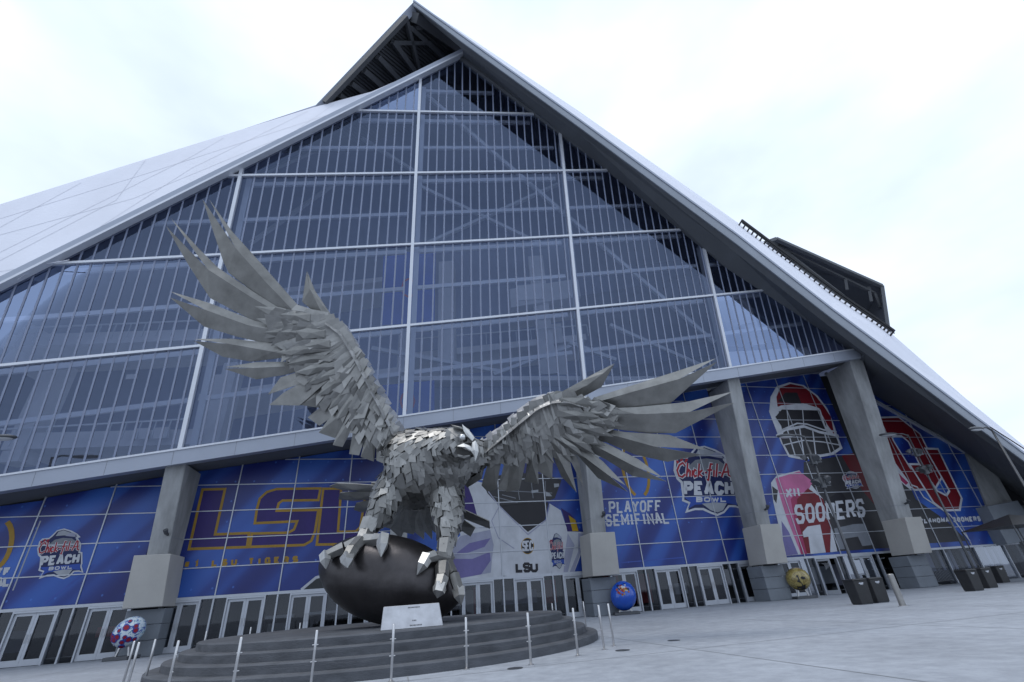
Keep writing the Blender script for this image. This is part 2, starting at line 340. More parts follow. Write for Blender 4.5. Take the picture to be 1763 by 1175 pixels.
# --- roofs
PB = np.array([0.35, 0.62, 1.0]); PB /= np.linalg.norm(PB)
# left white roof: plane through the sloping glass edge, rising steeply backwards
e0, e1 = gp(AL-20, gtop(AL-20), 0.25), gp(APX[0]+0.3, APX[1]+0.25, 0.25)
ev = (e1-e0)/np.linalg.norm(e1-e0)
_near = GP.at(300, 347, 0.25); _d = ray(300, 262); _far = CAM+_d*(np.linalg.norm(_near-CAM)/np.linalg.norm(_d)*1.16)   # roof point above the glass edge, set back from it
RN = np.cross(ev, _far-e1); RN /= np.linalg.norm(RN)
if RN[1] > 0: RN = -RN
ROOF = Plane(e1, RN)
s0_, s1_, s2_ = ROOF.at(-500, 512), ROOF.at(0, 352), ROOF.at(540, 185)
s3_ = ROOF.at(640, 158)
roof_poly = [e0, e1, ROOF.at(755, 108), s3_, s2_, s1_, s0_]
MB().slab(roof_poly, -RN*0.5).build('roof_panel', 'roof_white', st)
def ribbon3(pts, wdt, nrm, lift):
    m_ = MB()
    for p, q in zip(pts, pts[1:]):
        p, q = np.array(p)+nrm*lift, np.array(q)+nrm*lift; d = (q-p)/np.linalg.norm(q-p); x = np.cross(d, nrm)*wdt/2; m_.add([p-x, p+x, q+x, q-x], [(0, 1, 2, 3)])
    return m_
for pp in [[(0, 377), (250, 300), (620, 180)], [(-60, 420), (0, 405), (230, 342), (560, 206)], [(-60, 482), (0, 468), (120, 448)], [(0, 392), (140, 315)], [(0, 435), (330, 270), (385, 238)], [(30, 482), (330, 290), (530, 192)], [(100, 430), (480, 245), (575, 180)], [(-40, 470), (200, 345), (250, 277)]]:
    ribbon3([ROOF.at(*p) for p in pp], 0.05, RN, 0.012).build('roof_joint', 'roof_joint', st)
# light edge trim along the roof/glass line
trim = MB()
trim.bar(e0-GU*0.1, e1-GU*0.1, 0.7, 0.35, GU); trim.build('roof_edge_trim', 'beam_panel', st)
trim = MB(); trim.bar(e0-GU*0.42+GN*0.12, e1-GU*0.42+GN*0.12, 0.5, 0.14, GU); trim.build('roof_edge_strip', 'white_metal', st)
# right gable: fascia in front of the glass, white roof strip above, soffit below
FO = 2.2
fa = [(712, 2), (787, 56), (1000, 209), (1268, 404), (1433, 533), (1517, 595), (1667, 709), (1763, 781), (1900, 884)]
fm = [(712, 9), (792, 70), (1000, 221), (1268, 420), (1433, 549), (1517, 612), (1667, 724), (1763, 794), (1900, 896)]
fb = [(713, 16), (797, 86), (1000, 232), (1268, 437), (1433, 566), (1517, 630), (1667, 738), (1763, 806), (1900, 906)]
si = [(712, 2), (787, 50), (1000, 194), (1268, 382), (1433, 505), (1525, 566), (1660, 684), (1763, 768), (1900, 878)]
A3 = [GP.at(*p, FO) for p in fa]; M3 = [GP.at(*p, FO+0.12) for p in fm]; B3 = [GP.at(*p, FO-0.5) for p in fb]
def strip(P, Q): n_ = len(P); return MB().add(P+Q, [(i, i+1, n_+i+1, n_+i) for i in range(n_-1)])
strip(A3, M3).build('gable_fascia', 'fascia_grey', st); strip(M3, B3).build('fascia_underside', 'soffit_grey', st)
S3 = [GP.at(*p, FO-0.05-0.0*i) if i == 0 else GP.at(*p, FO-1.5-6.5*min(1, i/2)) for i, p in enumerate(si)]
strip(A3, S3).build('roof_panel', 'roof_white', st)
# band lines on fascia and flashing
for k_, (P, lift) in enumerate([(A3, 0.02), (M3, 0.02)]):
    m_ = MB()
    for p, q in zip(P, P[1:]): m_.bar(p+GN*lift, q+GN*lift, 0.10, 0.16, GU)
    m_.build('fascia_trim', 'beam_panel' if k_ == 0 else 'fascia_grey', st)
# soffit from fascia back to glass edge and further down to the lower wall
ge_ = [gp(APX[0], APX[1]+0.1, 0.0), gp(APX[0]+0.5, gtop(APX[0]+0.5), 0.0)]
rpt = [(797, 100), (1000, 258), (1250, 462), (1400, 560), (1478, 612)]
R3 = [GP.at(*p, 0.0) for p in rpt]
fbs = [B3[1], B3[2], B3[3], B3[4], GP.at(1490, 608, FO-0.5)]
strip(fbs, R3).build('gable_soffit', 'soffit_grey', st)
lw_ = [WALL.at(1478, 662, -0.9), WALL.at(1490, 678, -0.9), WALL.at(1665, 790, -0.9), WALL.at(1763, 864, -0.9), WALL.at(1900, 964, -0.9)]
fl_ = [GP.at(1490, 608, FO-0.5), B3[5], B3[6], B3[7], B3[8]]
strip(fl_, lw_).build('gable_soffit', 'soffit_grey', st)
MB().add([R3[-1], fl_[0], lw_[0], gp(28.2, BB, 0.5)], [(0, 1, 2, 3)]).build('soffit_corner', 'soffit_grey', st)
# glass edge frame on the right
m_ = MB(); m_.bar(gp(APX[0], gtop(APX[0])-0.1, 0.05), gp(28.3, gtop(28.3), 0.05), 0.5, 0.5, GU); m_.build('glass_edge_frame', 'soffit_grey', st)
# peak: its left fascia runs down and back behind the left roof; dark ribbed underside with trusses
_q = ROOF.at(470, 257); _d = ray(470, 257); apx = A3[0]
pe = CAM+_d*(np.linalg.norm(_q-CAM)/np.linalg.norm(_d)*1.09)
lt = pe-apx; ll = np.linalg.norm(lt); lt /= ll
fw = np.cross(lt, ray(620, 95)); fw /= np.linalg.norm(fw)
if fw[2] < 0: fw = -fw
MB().box(apx-fw*0.05, lt*ll, -fw*0.62, ray(620, 95)*0.5).build('peak_fascia', 'beam_panel', st)
def onray(px, py, dist): d = ray(px, py); return CAM+d*(dist/np.linalg.norm(d))
dA, dE = np.linalg.norm(apx-CAM), np.linalg.norm(pe-CAM)
u0, u1 = apx-fw*0.5+ray(620, 95)*.3, pe-fw*0.5+ray(620, 95)*.3
u2, u3, u4 = onray(600, 260, dE*1.12), onray(830, 170, dA*1.16), onray(830, 118, dA*1.03)
UNP = Plane(u0, np.cross(u1-u0, u3-u0))
u2, u4 = UNP.at(600, 262), UNP.at(860, 150)
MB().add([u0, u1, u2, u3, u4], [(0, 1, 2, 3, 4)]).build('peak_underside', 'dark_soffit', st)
UN = UNP.n if UNP.n @ (CAM-u0) > 0 else -UNP.n; 
sg = 1 if UN @ UNP.n > 0 else -1
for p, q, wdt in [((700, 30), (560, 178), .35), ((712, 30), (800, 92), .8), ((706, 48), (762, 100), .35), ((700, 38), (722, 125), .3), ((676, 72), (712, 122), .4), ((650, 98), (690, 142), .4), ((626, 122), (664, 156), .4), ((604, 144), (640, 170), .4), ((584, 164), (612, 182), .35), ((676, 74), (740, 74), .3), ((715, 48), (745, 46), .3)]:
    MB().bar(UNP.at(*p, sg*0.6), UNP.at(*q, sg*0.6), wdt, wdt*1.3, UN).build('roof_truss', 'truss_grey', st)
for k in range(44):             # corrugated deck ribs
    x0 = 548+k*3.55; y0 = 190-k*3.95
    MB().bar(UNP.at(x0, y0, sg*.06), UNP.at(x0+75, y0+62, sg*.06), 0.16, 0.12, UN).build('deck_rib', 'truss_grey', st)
# second roof peak behind the right edge
o2 = -9
q0, q1, q2, q3, q4 = GP.at(1322, 415, o2), GP.at(1336, 412, o2), GP.at(1518, 493, o2), GP.at(1528, 566, o2), GP.at(1440, 520, o2-3)
bk = np.array([2.0, 9.0, 1.0])
MB().add([q1, q2, q3, GP.at(1545, 600, o2), GP.at(1300, 420, o2), GP.at(1400, 470, o2-4), GP.at(1490, 540, o2-4)], [(0, 1, 5), (1, 6, 5), (1, 2, 6), (0, 5, 4), (2, 3, 6)]).build('peak_underside', 'soffit_grey', st)
m_ = MB(); m_.bar(q1, q2, 0.4, 0.36); m_.bar(q2, GP.at(1531, 585, o2), 0.36, 0.36); m_.bar(q1, GP.at(1300, 425, o2), 0.36, 0.36); m_.build('peak_fascia', 'soffit_grey', st)
MB().add([GP.at(*p, o2-4.6) for p in ((1300, 422), (1336, 414), (1516, 496), (1532, 595), (1440, 560))], [(0, 1, 2, 3, 4)]).build('peak_wall', 'soffit_grey', st)
for p, q in [((1340, 424), (1500, 548)), ((1350, 430), (1505, 505)), ((1455, 480), (1458, 500)), ((1495, 495), (1500, 520)), ((1505, 505), (1515, 530))]:
    MB().bar(GP.at(*p, o2-0.6), GP.at(*q, o2-0.6), 0.3, 0.3).build('roof_truss', 'truss_grey', st)
# black snow-guard rail with its feet on the white strip
def onstrip(x, v):               # point on the white strip, v = 0 at the fascia, 1 at the silhouette
    for i in range(len(fa)-1):
        if fa[i][0] <= x <= fa[i+1][0]:
            t = (x-fa[i][0])/(fa[i+1][0]-fa[i][0]); A_, S_ = A3[i]+(A3[i+1]-A3[i])*t, S3[i]+(S3[i+1]-S3[i])*t
            return A_+(S_-A_)*v
_sn = np.cross(A3[4]-A3[3], S3[3]-A3[3]); _sn /= np.linalg.norm(_sn); _sn = _sn if _sn[2] > 0 else -_sn
m_ = MB()
G3 = [onstrip(x, 0.80)+_sn*0.5 for x in (1270, 1300, 1330, 1360, 1395, 1430, 1465, 1500, 1524)]
m_.tube(G3, 0.17, 6); m_.tube([p-GU*.28 for p in G3], 0.06, 6); m_.build('guard_rail', 'black_plastic', st)
for k in range(34):
    t = k/33*(len(G3)-1); i = min(int(t), len(G3)-2); p = G3[i]+(G3[i+1]-G3[i])*(t-i)
    MB().bar(p+_sn*.12, p-_sn*0.52-GU*.25, 0.12, 0.14, GN).build('guard_foot', 'black_plastic', st)

# --- interior behind the facade glass
def ibox(name, p, q, o, m, dz=0.9, dp=4.0):
    p3, q3 = GP.at(*p, o), GP.at(*q, o); q3 = q3.copy()
    MB().hexa([p3, q3, q3+np.array([-0.3, dp, 0]), p3+np.array([-0.3, dp, 0]), p3+UZ*dz, q3+UZ*dz, q3+UZ*dz+np.array([-0.3, dp, 0]), p3+UZ*dz+np.array([-0.3, dp, 0])]).build(name, m, st)
bw = MB(); ib = -17
bpx = [(-420, 1000), (-420, 500), (0, 392), (540, 222), (700, 140), (795, 98), (1000, 226), (1262, 408), (1500, 600), (1520, 760)]
bw.add([GP.at(*p, ib) for p in bpx], [tuple(range(len(bpx)))])
bw.build('interior_back_wall', 'interior_dark', st)
MB().add([gp(AL, gtop(AL)+0.1, -0.03), gp(APX[0], APX[1]+0.1, -0.03), GP.at(795, 98, ib), GP.at(-420, 500, ib)], [(0, 1, 2, 3)]).build('interior_ceiling', 'interior_dark', st)
MB().add([gp(APX[0], APX[1]+0.1, -0.03), gp(29, gtop(29)+0.1, -0.03), GP.at(1500, 600, ib), GP.at(795, 98, ib)], [(0, 1, 2, 3)]).build('interior_ceiling', 'interior_dark', st)
ibox('floor_slab', (0, 598), (360, 585), -5, 'interior_slab', 0.9); ibox('floor_slab', (0, 775), (330, 765), -4, 'interior_slab', 1.0)
ibox('floor_slab', (340, 690), (700, 640), -6, 'interior_slab', 0.5); ibox('floor_slab', (700, 620), (1010, 585), -7, 'interior_slab', 0.6)
ibox('floor_slab', (690, 655), (1240, 655), -4, 'interior_slab', 0.35); ibox('floor_slab', (1010, 640), (1240, 610), -6, 'interior_seat', 1.4)
ibox('floor_slab', (700, 690), (1000, 680), -5, 'interior_seat', 1.8); ibox('floor_slab', (350, 520), (700, 480), -9, 'interior_slab', 0.5)
ibox('floor_slab', (880, 530), (1000, 510), -7, 'interior_slab', 2.0); ibox('floor_slab', (1000, 510), (1230, 470), -8, 'interior_seat', 2.4)
ibox('concrete_block', (0, 625), (30, 590), -5, 'interior_slab', 1.6); ibox('concrete_block', (1252, 632), (1400, 622), -1.2, 'interior_slab', 1.3, 1.5)
ibox('concrete_block', (1270, 560), (1300, 555), -1.5, 'interior_slab', 3.2, 1.2)
for px, y0, y1, o, wdt in [(770, 440, 640, -6, 1.3), (945, 430, 650, -7, 1.4), (370, 620, 770, -5, 1.0), (345, 640, 775, -5, 0.6), (30, 620, 800, -4.5, 1.2), (1300, 505, 600, -2, 1.2), (960, 560, 660, -8, 1.8), (690, 560, 700, -8, .8)]:
    p, q = GP.at(px, y1, o), GP.at(px, y0, o); q = np.array([p[0], p[1], q[2]])
    MB().bar(p, q, wdt, wdt, (0, 1, 0)).build('interior_column', 'interior_slab', st)
for quad in [[(660, 436), (750, 432), (748, 556), (656, 560)], [(655, 664), (748, 655), (748, 718), (650, 722)]]:
    MB().add([GP.at(*p, -2.6) for p in quad], [(0, 1, 2, 3)]).build('hanging_banner', 'print_blue', st)
    x0, y0 = quad[0]; x1, y1 = quad[2]; cx_, cy_ = (x0+x1)/2, (y0+y1)/2
    m_ = MB(); ring = [GP.at(cx_+12*math.cos(t*0.785), cy_+16*math.sin(t*0.785), -2.57) for t in range(9)]
    for p, q in zip(ring, ring[1:]): m_.bar(p, q, 0.14, 0.02, GN)
    m_.build('banner_emblem', 'print_red', st)
for quad in [[(232, 738), (256, 737), (254, 756), (230, 757)], [(264, 737), (292, 735), (290, 754), (262, 756)], [(218, 645), (236, 644), (235, 652), (216, 653)], [(812, 660), (828, 659), (828, 668), (812, 669)], [(890, 492), (935, 488), (935, 515), (890, 518)]]:
    MB().slab([GP.at(*p, -3.5) for p in quad], -GN*0.1).build('wall_sign', 'interior_slab', st)
MB().add([gp(-40, 2, -0.3), gp(-40, 30, -0.3), GP.at(-420, 500, ib), GP.at(-420, 1000, ib)], [(0, 1, 2, 3)]).build('interior_end_wall', 'interior_dark', st)
# railings of the concourse
for p, q, o in [((0, 740), (320, 722), -3.6), ((40, 565), (350, 552), -4.6), ((700, 585), (1010, 560), -6.6)]:
    m_ = MB(); P, Q = GP.at(*p, o), GP.at(*q, o); m_.bar(P, Q, 0.08, 0.1)
    for t in range(13): r_ = P+(Q-P)*t/12; m_.bar(r_, r_-UZ*1.1, 0.06, 0.06, (0, 1, 0))
    m_.build('concourse_railing', 'rail_metal', st)

# --- lower wall: doors, header, lobby
HZ = 2.36
SV0, SD, RZ = -1.70, 3.10, 1.452
bays = [(-34.5, -20.95), (-19.55, -7.95), (-7.55, 3.85), (5.35, 16.1), (17.75, 28.0), (29.9, 40.3)]
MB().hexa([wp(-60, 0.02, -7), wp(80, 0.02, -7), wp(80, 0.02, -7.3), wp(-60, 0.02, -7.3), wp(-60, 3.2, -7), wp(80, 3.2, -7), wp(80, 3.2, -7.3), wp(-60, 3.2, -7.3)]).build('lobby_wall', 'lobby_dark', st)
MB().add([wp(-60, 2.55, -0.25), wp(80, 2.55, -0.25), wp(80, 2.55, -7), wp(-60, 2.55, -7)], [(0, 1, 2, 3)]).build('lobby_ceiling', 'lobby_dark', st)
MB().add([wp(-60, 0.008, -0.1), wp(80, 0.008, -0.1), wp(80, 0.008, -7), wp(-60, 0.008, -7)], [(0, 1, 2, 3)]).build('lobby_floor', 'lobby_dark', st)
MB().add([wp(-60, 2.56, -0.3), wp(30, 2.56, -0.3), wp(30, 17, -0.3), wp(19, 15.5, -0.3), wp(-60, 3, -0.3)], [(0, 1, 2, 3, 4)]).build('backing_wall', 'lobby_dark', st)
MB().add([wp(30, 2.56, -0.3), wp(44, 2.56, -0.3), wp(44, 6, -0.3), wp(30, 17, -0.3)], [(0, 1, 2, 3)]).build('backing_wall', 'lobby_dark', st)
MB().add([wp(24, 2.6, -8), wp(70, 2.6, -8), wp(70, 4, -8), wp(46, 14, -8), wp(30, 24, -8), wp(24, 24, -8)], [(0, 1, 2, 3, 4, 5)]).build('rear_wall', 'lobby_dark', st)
MB().box(wp(40.32, 0.0, -0.2), WD*30, UZ*5.2, -WN*0.4).build('end_wall', 'soffit_grey', st)
# things in the lobby
rl = random.Random(3)
for s_, z_, w_, h_, m_ in [(-10.5, 1.1, 1.4, .1, 'red_paint'), (-9.1, 1.0, .12, 1.1, 'red_paint'), (-8.9, .7, 1.2, .8, 'interior_slab'), (-15.6, 1.15, 1.6, .16, 'frame_alu'), (-15.4, .4, 1.3, .5, 'interior_slab'), (-13.2, 1.2, 1.8, .14, 'frame_alu'), (-3.9, .4, .9, 1.5, 'interior_slab'), (-2.8, .5, .25, 1.6, 'red_paint'), (-1.0, .9, 2.4, .8, 'print_shade'), (1.9, .8, .9, 1.4, 'red_paint'), (0.6, 1.2, 1.5, .3, 'interior_slab'), (6.6, .6, 1.1, 1.6, 'red_paint'), (9.2, .3, 1.3, 1.9, 'red_paint'), (12.0, .7, 1.0, .7, 'frame_alu'), (14.4, .9, .8, .9, 'interior_slab'), (23.5, .6, 2.2, 1.2, 'print_white'), (26.4, .4, 1.0, 1.5, 'print_shade'), (-24.6, .9, 1.2, .5, 'red_paint'), (-29, .5, 1.5, 1, 'interior_seat')]:
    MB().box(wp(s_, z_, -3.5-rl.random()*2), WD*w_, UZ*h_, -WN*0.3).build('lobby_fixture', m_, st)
door_n = 0
def frame_rect(m_, s0, s1, z0, z1, t, o0, o1, bot=None):
    bot = bot or t
    m_.box(wp(s0, z0, o0), WD*t, UZ*(z1-z0), WN*(o1-o0)); m_.box(wp(s1-t, z0, o0), WD*t, UZ*(z1-z0), WN*(o1-o0))
    m_.box(wp(s0+t, z1-t, o0), WD*(s1-s0-2*t), UZ*t, WN*(o1-o0)); m_.box(wp(s0+t, z0, o0), WD*(s1-s0-2*t), UZ*bot, WN*(o1-o0))
for bi, (b0, b1) in enumerate(bays):
    MB().box(wp(b0, HZ-0.07, -0.12), WD*(b1-b0), UZ*0.14, WN*0.26).build('door_header', 'frame_alu', st)
    if bi == 5: continue
    for k in range(-11, 11):
        s0 = SV0+SD*k
        if s0 > b1-0.3 or s0+SD < b0+0.3: continue
        lo, hi = s0+0.62, s0+2.52
        if b0 < s0 < b1: MB().box(wp(s0-0.04, 0.0, -0.08), WD*0.08, UZ*(HZ-0.07), WN*0.2).build('vertical_mullion', 'frame_alu', st)
        sl = [(max(b0, s0+0.04), lo-0.002), (hi+0.002, min(b1, s0+SD-0.04))]
        for x0, x1 in sl:
            if x1-x0 > 0.1: MB().add([wp(x0, 0.03, 0), wp(x1, 0.03, 0), wp(x1, HZ-0.07, 0), wp(x0, HZ-0.07, 0)], [(0, 1, 2, 3)]).build('sidelight_pane', 'door_glass', st)
        if lo < b0-0.25 or hi > b1+0.25: continue
        m_ = MB(); m_.box(wp(lo, 0, -0.1), WD*0.07, UZ*(HZ-0.07), WN*0.24); m_.box(wp(hi-0.07, 0, -0.1), WD*0.07, UZ*(HZ-0.07), WN*0.24); m_.box(wp(lo+0.07, HZ-0.16, -0.1), WD*(hi-lo-0.14), UZ*0.085, WN*0.24)
        m_.build('door_frame', 'frame_alu', st)
        md = (lo+hi)/2
        if bi == 4 and abs(s0-(SV0+SD*7)) < 0.1: continue      # this doorway stands open
        for d0, d1, hs in ((lo+0.075, md-0.004, 1), (md+0.004, hi-0.075, -1)):
            m_ = MB(); frame_rect(m_, d0, d1, 0.02, HZ-0.165, 0.12, -0.03, 0.05, 0.26); dr = m_.build('door', 'frame_alu', st)
            MB().add([wp(d0+.11, .26, .01), wp(d1-.11, .26, .01), wp(d1-.11, HZ-.27, .01), wp(d0+.11, HZ-.27, .01)], [(0, 1, 2, 3)]).build('door_glass', 'door_glass', dr)
            hx = d1-0.07 if hs > 0 else d0+0.07
            MB().tube([wp(hx, 0.95, 0.05), wp(hx, 0.97, 0.1), wp(hx, 1.27, 0.1), wp(hx, 1.29, 0.05)], 0.014, 6).build('handle', 'steel_post', dr)
# open door leaf in the doorway beside the gold football
s0 = SV0+SD*7+0.7
m_ = MB(); hd = np.array([math.cos(ANG+1.25), -math.sin(0.35), 0]); hd = WD*0.45+WN*0.75
p = wp(s0, 0.02, 0.05); m_.box(p, hd*0.12, UZ*2.15, np.array([.04, .02, 0])); m_.box(p+hd*0.88, hd*0.12, UZ*2.15, np.array([.04, .02, 0])); m_.box(p+hd*0.12, hd*0.76, UZ*0.25, np.array([.04, .02, 0])); m_.box(p+hd*0.12+UZ*2.03, hd*0.76, UZ*0.12, np.array([.04, .02, 0]))
dr = m_.build('door', 'frame_alu', st); dr['label'] = 'door leaf standing open'
MB().add([p+hd*.12+UZ*.25, p+hd*.88+UZ*.25, p+hd*.88+UZ*2.03, p+hd*.12+UZ*2.03], [(0, 1, 2, 3)]).build('door_glass', 'door_glass', dr)
# glazing of the far right bay below the mural
for k in range(9, 14):
    s0 = SV0+SD*k
    if 29.9 < s0 < 40: MB().box(wp(s0-0.04, 0, -0.08), WD*0.08, UZ*(HZ-0.07), WN*0.2).build('vertical_mullion', 'frame_alu', st)
    x0, x1 = max(29.9, s0+.04), min(40.3, s0+SD-.04)
    if x1 > x0: MB().add([wp(x0, .03, 0), wp(x1, .03, 0), wp(x1, HZ-.07, 0), wp(x0, HZ-.07, 0)], [(0, 1, 2, 3)]).build('sidelight_pane', 'door_glass', st)
for k in range(16):
    MB().box(wp(30.2+k*0.62, 0.9, -1.2), WD*(0.28 if k % 3 else 0.5), UZ*(1.2+0.2*(k % 2)), -WN*0.1).build('window_poster', 'print_shade' if k % 4 else 'print_dark', st)

# ================================================================ MURALS on the lower wall
bm_ = mat('mural_blue', (0.02, 0.05, 0.33), 0.35, spec=0.4)
n, l = bm_.node_tree.nodes, bm_.node_tree.links; bs = n['Principled BSDF']
ge2 = n.new('ShaderNodeNewGeometry')
def vmath(op, a, bvec):
    v = n.new('ShaderNodeVectorMath'); v.operation = op; l.new(a, v.inputs[0]); v.inputs[1].default_value = bvec; return v
def mth(op, a, b_=None, c_=None):
    v = n.new('ShaderNodeMath'); v.operation = op
    for i, x in enumerate((a, b_, c_)):
        if x is None: continue
        if isinstance(x, (int, float)): v.inputs[i].default_value = x
        else: l.new(x, v.inputs[i])
    return v.outputs[0]
sN = vmath('DOT_PRODUCT', ge2.outputs['Position'], tuple(WD)).outputs['Value']; zN = vmath('DOT_PRODUCT', ge2.outputs['Position'], (0, 0, 1)).outputs['Value']
dg = mth('SUBTRACT', mth('MULTIPLY', zN, 0.85), sN)             # diagonal coordinate
t1 = n.new('ShaderNodeTexNoise'); t1.noise_dimensions = '1D'; t1.inputs['Scale'].default_value = 0.34; t1.inputs['Detail'].default_value = 1.2; l.new(dg, t1.inputs['W'])
cr = n.new('ShaderNodeValToRGB'); cr.color_ramp.interpolation = 'B_SPLINE'
e = cr.color_ramp.elements; e[0].position = 0.30; e[0].color = (0.007, 0.012, 0.11, 1); e[1].position = 0.72; e[1].color = (0.028, 0.105, 0.40, 1)
e2 = e.new(0.47); e2.color = (0.009, 0.023, 0.165, 1); e3 = e.new(0.54); e3.color = (0.019, 0.064, 0.29, 1)
l.new(t1.outputs['Fac'], cr.inputs[0])
# printed rows of small pale dots
fs = mth('FRACT', mth('MULTIPLY', sN, 1.0)); fz = mth('FRACT', mth('MULTIPLY', zN, 0.9))
dd = mth('SQRT', mth('ADD', mth('POWER', mth('SUBTRACT', fs, 0.5), 2), mth('POWER', mth('SUBTRACT', fz, 0.5), 2)))
dot = mth('LESS_THAN', dd, 0.05)
t2 = n.new('ShaderNodeTexNoise'); t2.inputs['Scale'].default_value = 0.25; l.new(ge2.outputs['Position'], t2.inputs[0])
dm = mth('MULTIPLY', dot, mth('MULTIPLY', mth('GREATER_THAN', t2.outputs['Fac'], 0.45), 0.55))
mxx = n.new('ShaderNodeMix'); mxx.data_type = 'RGBA'; mxx.inputs[7].default_value = (0.05, 0.15, 0.5, 1); l.new(dm, mxx.inputs[0]); l.new(cr.outputs[0], mxx.inputs[6]); l.new(mxx.outputs[2], bs.inputs['Base Color'])

mlab = ['blue window mural with peach-coloured bowl logo at the far left of the facade',
        'blue window mural with large purple letters outlined in gold left of the statue',
        'window mural of a player in a white jersey and dark helmet behind the statue',
        'blue window mural reading playoff semifinal beside a bowl logo under the right wing',
        'window mural of a player in crimson jersey and white faceguard between two columns',
        'blue window mural with interlocking crimson letters under the sloping soffit at right']
mlab[0] = 'blue window mural with a hatted bowl logo at the far left of the facade'
mural = []
def wquad(s0, s1, z0, z1, o): return [wp(s0, z0, o), wp(s1, z0, o), wp(s1, z1, o), wp(s0, z1, o)]
for bi, (b0, b1) in enumerate(bays):
    e_ = empty('window_mural', wp((b0+b1)/2, HZ, 0.0), mlab[bi], 'mural', 'printed murals on the lower windows'); mural.append(e_)
    z = HZ+0.06; r0 = 0
    while True:
        z0, z1 = HZ+RZ*r0+(0.06 if r0 == 0 else 0.0), HZ+RZ*(r0+1)
        if z0 > 17.2: break
        any_ = False
        for k in range(-12, 15):
            s0, s1 = max(b0, SV0+SD*k), min(b1, SV0+SD*(k+1))
            if s1-s0 < 0.15: continue
            cell = [(s0+.02, z0+.02), (s1-.02, z0+.02), (s1-.02, z1-.02), (s0+.02, z1-.02)]
            for (sa, za), (sb, zb_) in zip(TOPL, TOPL[1:]):
                if sb < s0 or sa > s1: continue
                m__ = (zb_-za)/(sb-sa); cell = clip(cell, (-m__, 1), za-m__*sa-0.06) if len(cell) > 2 else cell
            if len(cell) < 3: continue
            any_ = True
            MB().slab([wp(s, zz, 0.0) for s, zz in cell], -WN*0.05).build('pane', 'mural_blue', e_)
        r0 += 1
        if not any_: break
    # mullions belong to the building
    for k in range(-12, 15):
        s = SV0+SD*k
        if b0+.2 < s < b1-.2: MB().box(wp(s-0.035, HZ+0.07, -0.05), WD*0.055, UZ*(wtop(s)-HZ-0.07), WN*0.1).build('vertical_mullion', 'frame_alu', st)
    for r in range(1, 11):
        z = HZ+RZ*r
        segs = [b0+(b1-b0)*t/40 for t in range(41)]; ok = [s for s in segs if wtop(s) > z+0.05]
        if len(ok) > 1: MB().box(wp(ok[0], z-0.03, -0.05), WD*(ok[-1]-ok[0]), UZ*0.045, WN*0.09).build('horizontal_mullion', 'frame_alu', st)

LAY = 0.006
def flat(name, px, m, lay, par):                     # filled print from photo points
    return MB().add([WALL.at(x, y, LAY*lay) for x, y in px], [tuple(range(len(px)))]).build(name, pm(m, None) if m in PR else m, par)
def to_sz(px): return [wsz(x, y) for x, y in px]
def ribbon2(pts, wd_, closed=False):
    pts = [np.array(p, float) for p in pts]; n_ = len(pts); L_, R_ = [], []
    for i in range(n_):
        a_ = pts[(i-1) % n_] if (closed or i > 0) else None; c_ = pts[(i+1) % n_] if (closed or i < n_-1) else None
        d1 = (pts[i]-a_) if a_ is not None else None; d2 = (c_-pts[i]) if c_ is not None else None
        d1 = d1/np.linalg.norm(d1) if d1 is not None else d2/np.linalg.norm(d2); d2 = d2/np.linalg.norm(d2) if d2 is not None else d1
        n1 = np.array([-d1[1], d1[0]]); n2 = np.array([-d2[1], d2[0]]); m_ = n1+n2; ln = np.linalg.norm(m_); m_ = n1 if ln < 1e-6 else m_/ln
        k_ = wd_/2/max(0.5, m_@n1); L_.append(pts[i]+m_*k_); R_.append(pts[i]-m_*k_)
    return L_, R_
def stroke_sz(m_, pts, wd_, lay, closed=False):
    L_, R_ = ribbon2(pts, wd_, closed); n_ = len(L_)
    v = [wp(p[0], p[1], LAY*lay) for p in L_]+[wp(p[0], p[1], LAY*lay) for p in R_]
    m_.add(v, [(i, (i+1) % n_, n_+(i+1) % n_, n_+i) for i in range(n_ if closed else n_-1)])
def line(name, px, wd_, m, lay, par, closed=False):
    b_ = MB(); stroke_sz(b_, to_sz(px), wd_, lay, closed); return b_.build(name, 'print_'+m, par)
